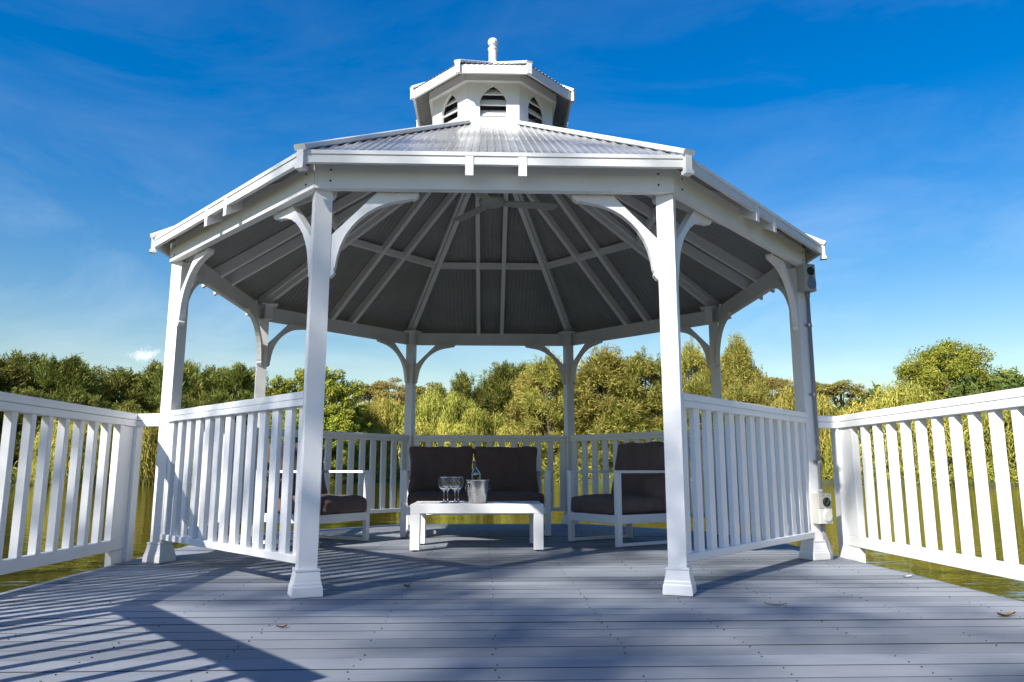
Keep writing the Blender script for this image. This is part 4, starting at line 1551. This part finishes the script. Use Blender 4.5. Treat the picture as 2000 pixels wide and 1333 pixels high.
o = bpy.data.objects.new('bank_undergrowth', me)
COL.objects.link(o)
tag(o, 'mixed reeds and shrubs along the far shore', None, None, 'stuff')

# ---- dark wood closing the view behind the named trees
n = 80000
az = rg.uniform(-55, 60, n)
rs = np.array([shore(a) for a in az]) + rg.uniform(14, 34, n)
hz = np.array([gz(a, r) for a, r in zip(az, rs)])
top = 5.2 + 1.0 * np.sin(az * 0.9) + 0.9 * np.sin(az * 2.3 + 2) + 0.5 * np.sin(az * 5.1)
zz = hz + rg.uniform(0, 1, n) ** 0.8 * top
P = np.stack([rs * np.sin(np.radians(az)), rs * np.cos(np.radians(az)), zz], 1)
Dv = unit(rg.normal(size=(n, 3)))
vq = quads_np(P, Dv, rg.uniform(0.4, 0.8, n), rg.uniform(0.2, 0.4, n), rg)
me = np_mesh('distant_wood', vq, np.arange(len(vq)).reshape(-1, 4), L_DRK)
o = bpy.data.objects.new('distant_wood', me)
COL.objects.link(o)
tag(o, 'dark wood closing the view behind the shore trees', None, None, 'stuff')

# ---- near bank behind the viewer: unseen tall tree, its limb shaped to dapple the deck, and added lower trees
EU = V(math.cos(R_(SUN_AZ)), -math.sin(R_(SUN_AZ)), 0)            # across the sunlight, towards the right
EH = V(math.sin(R_(SUN_AZ)), math.cos(R_(SUN_AZ)), 0)             # along the ground, away from the sun
EV = EH * math.sin(R_(SUN_EL)) + UP * math.cos(R_(SUN_EL))        # across the sunlight, upwards
DT = 27.0


def sun_uv(x, y, z=0.0):
    p = V(x, y, z)
    return p.dot(EU), p.dot(EV)


# unseen foliage sprays on the limb, shaped to shade chosen points: (deck or post point whose light it takes, half sizes, leaf density)
SPRAYS = [
    ((2.5, -1.02, 0.25), 0.13, 0.24, 0.9), ((2.5, -1.02, 0.65), 0.13, 0.24, 0.9),  # added to darken the end post of the right railing
    ((-0.75, -2.62, 2.17), 0.26, 0.10, 0.6), ((-0.40, -2.62, 2.17), 0.20, 0.10, 0.55), ((0.40, -2.62, 2.17), 0.24, 0.10, 0.55), ((0.78, -2.62, 2.17), 0.22, 0.10, 0.55),
    ((-0.5, -2.1, 2.5), 0.34, 0.18, 0.5), ((0.35, -2.0, 2.55), 0.30, 0.2, 0.5), ((0.05, -1.6, 2.75), 0.26, 0.12, 0.4), ((0.7, -2.2, 2.4), 0.24, 0.14, 0.5),
    ((-0.75, -2.75, 0.0), 0.30, 0.12, 0.8), ((-0.35, -2.65, 0.0), 0.34, 0.12, 0.8), ((-1.6, -2.1, 0.0), 0.30, 0.12, 0.7), ((-1.45, -2.45, 0.0), 0.26, 0.10, 0.7),
    ((-1.15, -2.2, 0.9), 0.28, 0.30, 0.42), ((-1.6, -1.7, 0.95), 0.26, 0.24, 0.42), ((-1.6, -1.7, 0.5), 0.26, 0.22, 0.42), ((-2.0, -1.25, 1.0), 0.2, 0.24, 0.55),
    ((0.9, -2.4, 1.25), 0.2, 0.2, 0.45), ((0.45, -3.1, 0.0), 0.30, 0.12, 0.7), ((-0.05, -3.0, 0.0), 0.26, 0.14, 0.7), ((1.0, -3.1, 0.0), 0.3, 0.1, 0.6), ((1.75, -3.4, 0.0), 0.3, 0.1, 0.6),
    ((-0.2, -4.0, 0.0), 0.2, 0.14, 0.6), ((0.5, -3.6, 0.0), 0.22, 0.12, 0.6), ((1.55, -2.45, 0.0), 0.3, 0.08, 0.6),
    ((-0.92, -2.44, 0.15), 0.36, 0.30, 0.95), ((-0.92, -2.44, 0.75), 0.34, 0.32, 0.95), ((-0.92, -2.44, 1.35), 0.32, 0.32, 0.90), ((-0.92, -2.44, 1.85), 0.34, 0.30, 0.85),
    ((-1.25, -2.05, 0.5), 0.26, 0.30, 0.55), ((-1.30, -2.00, 1.2), 0.30, 0.30, 0.55), ((-1.95, -1.25, 0.4), 0.24, 0.22, 0.60), ((-1.75, -1.5, 0.1), 0.26, 0.18, 0.60),
    ((-1.5, -1.75, 1.7), 0.35, 0.22, 0.6),
    ((0.92, -2.44, 0.20), 0.30, 0.26, 0.80), ((0.92, -2.44, 0.75), 0.26, 0.24, 0.75),
    ((0.25, -2.75, 0.0), 0.28, 0.14, 0.75), ((0.05, -3.35, 0.0), 0.24, 0.22, 0.85), ((0.15, -3.85, 0.0), 0.26, 0.20, 0.85), ((0.10, -4.3, 0.0), 0.3, 0.2, 0.8),
    ((0.75, -2.95, 0.0), 0.30, 0.10, 0.70), ((1.35, -2.85, 0.0), 0.34, 0.12, 0.75), ((1.25, -3.45, 0.0), 0.30, 0.10, 0.45), ((0.75, -3.8, 0.0), 0.20, 0.10, 0.40),
    ((1.9, -2.1, 0.0), 0.30, 0.08, 0.55), ((2.0, -2.9, 0.0), 0.26, 0.10, 0.60), ((1.55, -4.0, 0.0), 0.22, 0.14, 0.75),
    ((-0.55, -2.75, 0.0), 0.34, 0.10, 0.65), ((-0.2, -2.4, 0.0), 0.30, 0.12, 0.6), ((-1.0, -2.85, 0.0), 0.20, 0.06, 0.5), ((-0.35, -3.55, 0.0), 0.22, 0.08, 0.35),
    ((0.6, -2.0, 0.0), 0.30, 0.08, 0.55), ((1.3, -1.9, 0.0), 0.34, 0.07, 0.5), ((0.0, -1.5, 0.0), 0.26, 0.08, 0.45), ((-2.2, -2.2, 0.0), 0.30, 0.12, 0.6), ((-2.1, -1.5, 0.0), 0.3, 0.10, 0.6),
    ((0.0, -2.3, 2.0), 0.30, 0.20, 0.4), ((-0.4, -2.4, 1.5), 0.2, 0.2, 0.5), ((0.45, -2.5, 1.2), 0.2, 0.2, 0.4),
]
tx, ty = -20.4, -14.6
tz_ = ground_at(tx, ty)
root = thing('shade_tree', 'tall open crowned tree on the near bank, unseen, its limb shaped to dapple the deck', 'tree', (tx, ty, tz_))
rg = np.random.default_rng(44)
P, D = [], []
tips = []
for (pt_, ru, rv, den) in SPRAYS:
    u, v = sun_uv(*pt_)
    n_ = max(1, int(den * (1.55 if pt_[2] == 0 and pt_[0] > -0.6 else 1.0) * ru * rv * math.pi / 0.0085 * 2.4))
    a = rg.uniform(0, 6.28, n_)
    r = rg.uniform(0, 1, n_) ** 0.55
    uu, vv = u + ru * 1.1 * r * np.cos(a), v + rv * 1.1 * r * np.sin(a)
    dd = DT + rg.normal(size=n_) * 0.8
    c = np.outer(uu, EU) + np.outer(vv, EV) + np.outer(dd, SUN)
    P.append(c)
    D.append(unit(rg.normal(size=(n_, 3)) * [1, 1, 0.7] - [0, 0, 0.4]))
    tips.append(EU * u + EV * v + SUN * DT)
# the main crown stands left of the sunlit gap
ctr = V(tx, ty, 18.0)
crown_ends = []
for j in range(48):
    vv_ = sph(rg, 1)[0] * rg.uniform(0.3, 1) ** 0.5
    c = np.array([ctr.x + vv_[0] * 4.2, ctr.y + vv_[1] * 4.2, ctr.z + vv_[2] * 4.4])
    if j % 4 == 0:
        crown_ends.append(c)
    nn = 170
    q = sph(rg, nn) * (rg.uniform(0, 1, (nn, 1)) ** 0.5)
    P.append(c + q * np.array([0.85, 0.85, 0.6]))
    D.append(unit(q + rg.normal(size=(nn, 3))))
P, D = np.concatenate(P), np.concatenate(D)
org = np.array([tx, ty, tz_])
vq = quads_np(P - org, D, rg.uniform(0.14, 0.24, len(P)), rg.uniform(0.07, 0.11, len(P)), rg)
me = np_mesh('shade_crown', vq, np.arange(len(vq)).reshape(-1, 4), L_BRD)
o = bpy.data.objects.new('crown', me)
COL.objects.link(o)
o.parent = root
mb = MB()
mb.tube([(0, 0, -0.4), (0.2, 0.1, 7), (0.1, -0.1, 14), (0, 0, 21)], [0.34, 0.27, 0.19, 0.04], 9)
lt = sum((t_ for t_ in tips), V(0, 0, 0)) / len(tips) - Vector(org)
fork = V(lt.x * 0.55, lt.y * 0.55, lt.z * 0.90 + 0.4)
mb.tube([(0.1, 0, 12.5), (lt.x * 0.25, lt.y * 0.25, 13.6), tuple(fork)], [0.15, 0.11, 0.07], 7)
for i, t_ in enumerate(tips):
    e = t_ - Vector(org)
    if i % 3 == 0:
        mb.tube([tuple(fork), tuple((fork + e) / 2 + V(0, 0, 0.25)), tuple(e)], [0.030, 0.018, 0.006], 5)
for e in crown_ends:
    mb.tube([(0.05, 0, 10 + (e[2] - 14) * 0.4), tuple((e - org) * np.array([0.5, 0.5, 0.9])), tuple(e - org)], [0.10, 0.06, 0.015], 5)
tm = bpy.data.meshes.new('trunk')
tm.from_pydata(mb.v, [], mb.f)
tm.materials.append(BARK)
o = bpy.data.objects.new('trunk', tm)
COL.objects.link(o)
o.parent = root
# lower trees behind the viewer on the same bank (unseen, added to block sky light from behind)
NEAR = [(-36, -18, 10.0, 9.0), (12, -27, 13.0, 10.0), (19, -21, 14.0, 11.0), (25, -13, 14.0, 11.0), (30, -4, 13.0, 10.0)]
NEARTXT = ['alone on the left', 'fourth from the water', 'third from the water', 'second from the water', 'nearest the water']
for i, (x, y, h, w) in enumerate(NEAR):
    cm, tm, H, W = PROTO['feathery'][i % 2]
    r_ = thing('feathery_tree', 'tall round unseen tree added on the near bank to block sky light, ' + NEARTXT[i], 'tree', (x, y, ground_at(x, y) - 0.05), 'trees added behind the viewer to block sky light')
    r_.scale = (w / W, w / W, h / H)
    r_.rotation_euler = (0, 0, i * 1.3)
    for pn, me in (('crown', cm), ('trunk', tm)):
        o = bpy.data.objects.new(pn, me)
        COL.objects.link(o)
        o.parent = r_

# ================================================================== FAR THINGS
# wire fence on the left bank
fx, fy = -34.9, 49.8
ff = thing('wire_fence', 'thin metal pole fence on the left bank in front of dark trees', 'fence', (fx, fy, 0.0))
fd = V(0.72, 0.69, 0).normalized()
for i in range(-2, 4):
    p = V(fx, fy, 0) + fd * (i * 2.6)
    z0 = ground_at(p.x, p.y)
    MB().tube([p + UP * (z0 - 0.2), p + UP * 2.55], 0.035, 6).build('post', WIRE, ff)
a, b = V(fx, fy, 2.52) - fd * 5.2, V(fx, fy, 2.52) + fd * 7.8
MB().tube([a, b], 0.03, 6).build('top_rail', WIRE, ff)
MB().tube([a - UP * 1.75, b - UP * 1.75], 0.03, 6).build('mid_rail', FEATHER, ff)

# little red roofed house among the right willows
hx, hy = 40.7, 64.9
hz_ = ground_at(hx, hy)
hs_ = thing('house', 'small red tiled house glimpsed between willows through the right railing', 'house', (hx, hy, hz_))
w, d_, e, r_ = 2.6, 2.2, 2.2, 3.5
yaw = R_(-32)
cxh = Matrix.Rotation(yaw, 3, 'Z')


def hp(x, y, z):
    return cxh @ V(x, y, 0) + V(hx, hy, hz_ + z)


MB().hull8([hp(-w, -d_, -0.5), hp(w, -d_, -0.5), hp(w, d_, -0.5), hp(-w, d_, -0.5), hp(-w, -d_, e), hp(w, -d_, e), hp(w, d_, e), hp(-w, d_, e)]).build('wall', WALLC, hs_)
ov_ = 0.35
mb = MB()
mb.add([hp(-w - ov_, -d_ - ov_, e - 0.1), hp(w + ov_, -d_ - ov_, e - 0.1), hp(w + ov_, d_ + ov_, e - 0.1), hp(-w - ov_, d_ + ov_, e - 0.1), hp(-w + 1.0, 0, r_), hp(w - 1.0, 0, r_)],
       [(0, 1, 5, 4), (2, 3, 4, 5), (1, 2, 5), (3, 0, 4), (3, 2, 1, 0)])
mb.build('roof', TILE, hs_)
for xx in (-1.3, 0.9):
    fr = MB().hull8([hp(xx - 0.6, -d_ - 0.04, 0.9), hp(xx + 0.6, -d_ - 0.04, 0.9), hp(xx + 0.6, -d_ + 0.05, 0.9), hp(xx - 0.6, -d_ + 0.05, 0.9), hp(xx - 0.6, -d_ - 0.04, 1.9), hp(xx + 0.6, -d_ - 0.04, 1.9), hp(xx + 0.6, -d_ + 0.05, 1.9), hp(xx - 0.6, -d_ + 0.05, 1.9)]).build('window', WHITE, hs_)
    MB().hull8([hp(xx - 0.52, -d_ - 0.06, 0.98), hp(xx + 0.52, -d_ - 0.06, 0.98), hp(xx + 0.52, -d_ - 0.03, 0.98), hp(xx - 0.52, -d_ - 0.03, 0.98), hp(xx - 0.52, -d_ - 0.06, 1.82), hp(xx + 0.52, -d_ - 0.06, 1.82), hp(xx + 0.52, -d_ - 0.03, 1.82), hp(xx - 0.52, -d_ - 0.03, 1.82)]).build('pane', CARG, fr)

# parked car up on the right bank
kx, ky = 50.5, 66.0
kz = ground_at(kx, ky)
car = thing('parked_car', 'white parked car on the rise behind the far right railing', 'car', (kx, ky, kz))
body = [(-2.1, 0.35), (-2.1, 0.75), (-1.95, 0.92), (-1.2, 1.0), (-0.55, 1.46), (0.9, 1.48), (1.6, 1.05), (2.05, 0.95), (2.12, 0.6), (2.1, 0.35)]
ca = V(math.cos(R_(-38)), math.sin(R_(-38)), 0)
cn = V(-ca.y, ca.x, 0)
MB().prism(body, 1.7, 0, (kx, ky, kz), ca, UP, cn).build('body', CARW, car)
for s in (-1, 1):
    for wp in ([(-1.0, 1.0), (-0.5, 1.38), (0.12, 1.40), (0.12, 1.0)], [(0.22, 1.0), (0.22, 1.40), (0.85, 1.40), (1.35, 1.04)]):
        MB().prism(wp, 0.03, s * 0.85, (kx, ky, kz), ca, UP, cn).build('side_window', CARG, car)
    for xx in (-1.3, 1.35):
        wl = MB().lathe([(0.32, -0.1), (0.32, 0.1)], V(kx, ky, kz + 0.32) + ca * xx + cn * (s * 0.80), 18, axis=cn).build('wheel', BLACK, car)
        MB().lathe([(0.19, -0.11), (0.19, 0.11)], V(kx, ky, kz + 0.32) + ca * xx + cn * (s * 0.80), 14, axis=cn).build('rim', GALV, wl)
MB().prism([(-1.17, 0.99), (-0.58, 1.44), (-0.53, 1.41), (-1.1, 0.99)], 1.4, 0, (kx, ky, kz + 0.02), ca, UP, cn).build('windscreen', CARG, car)
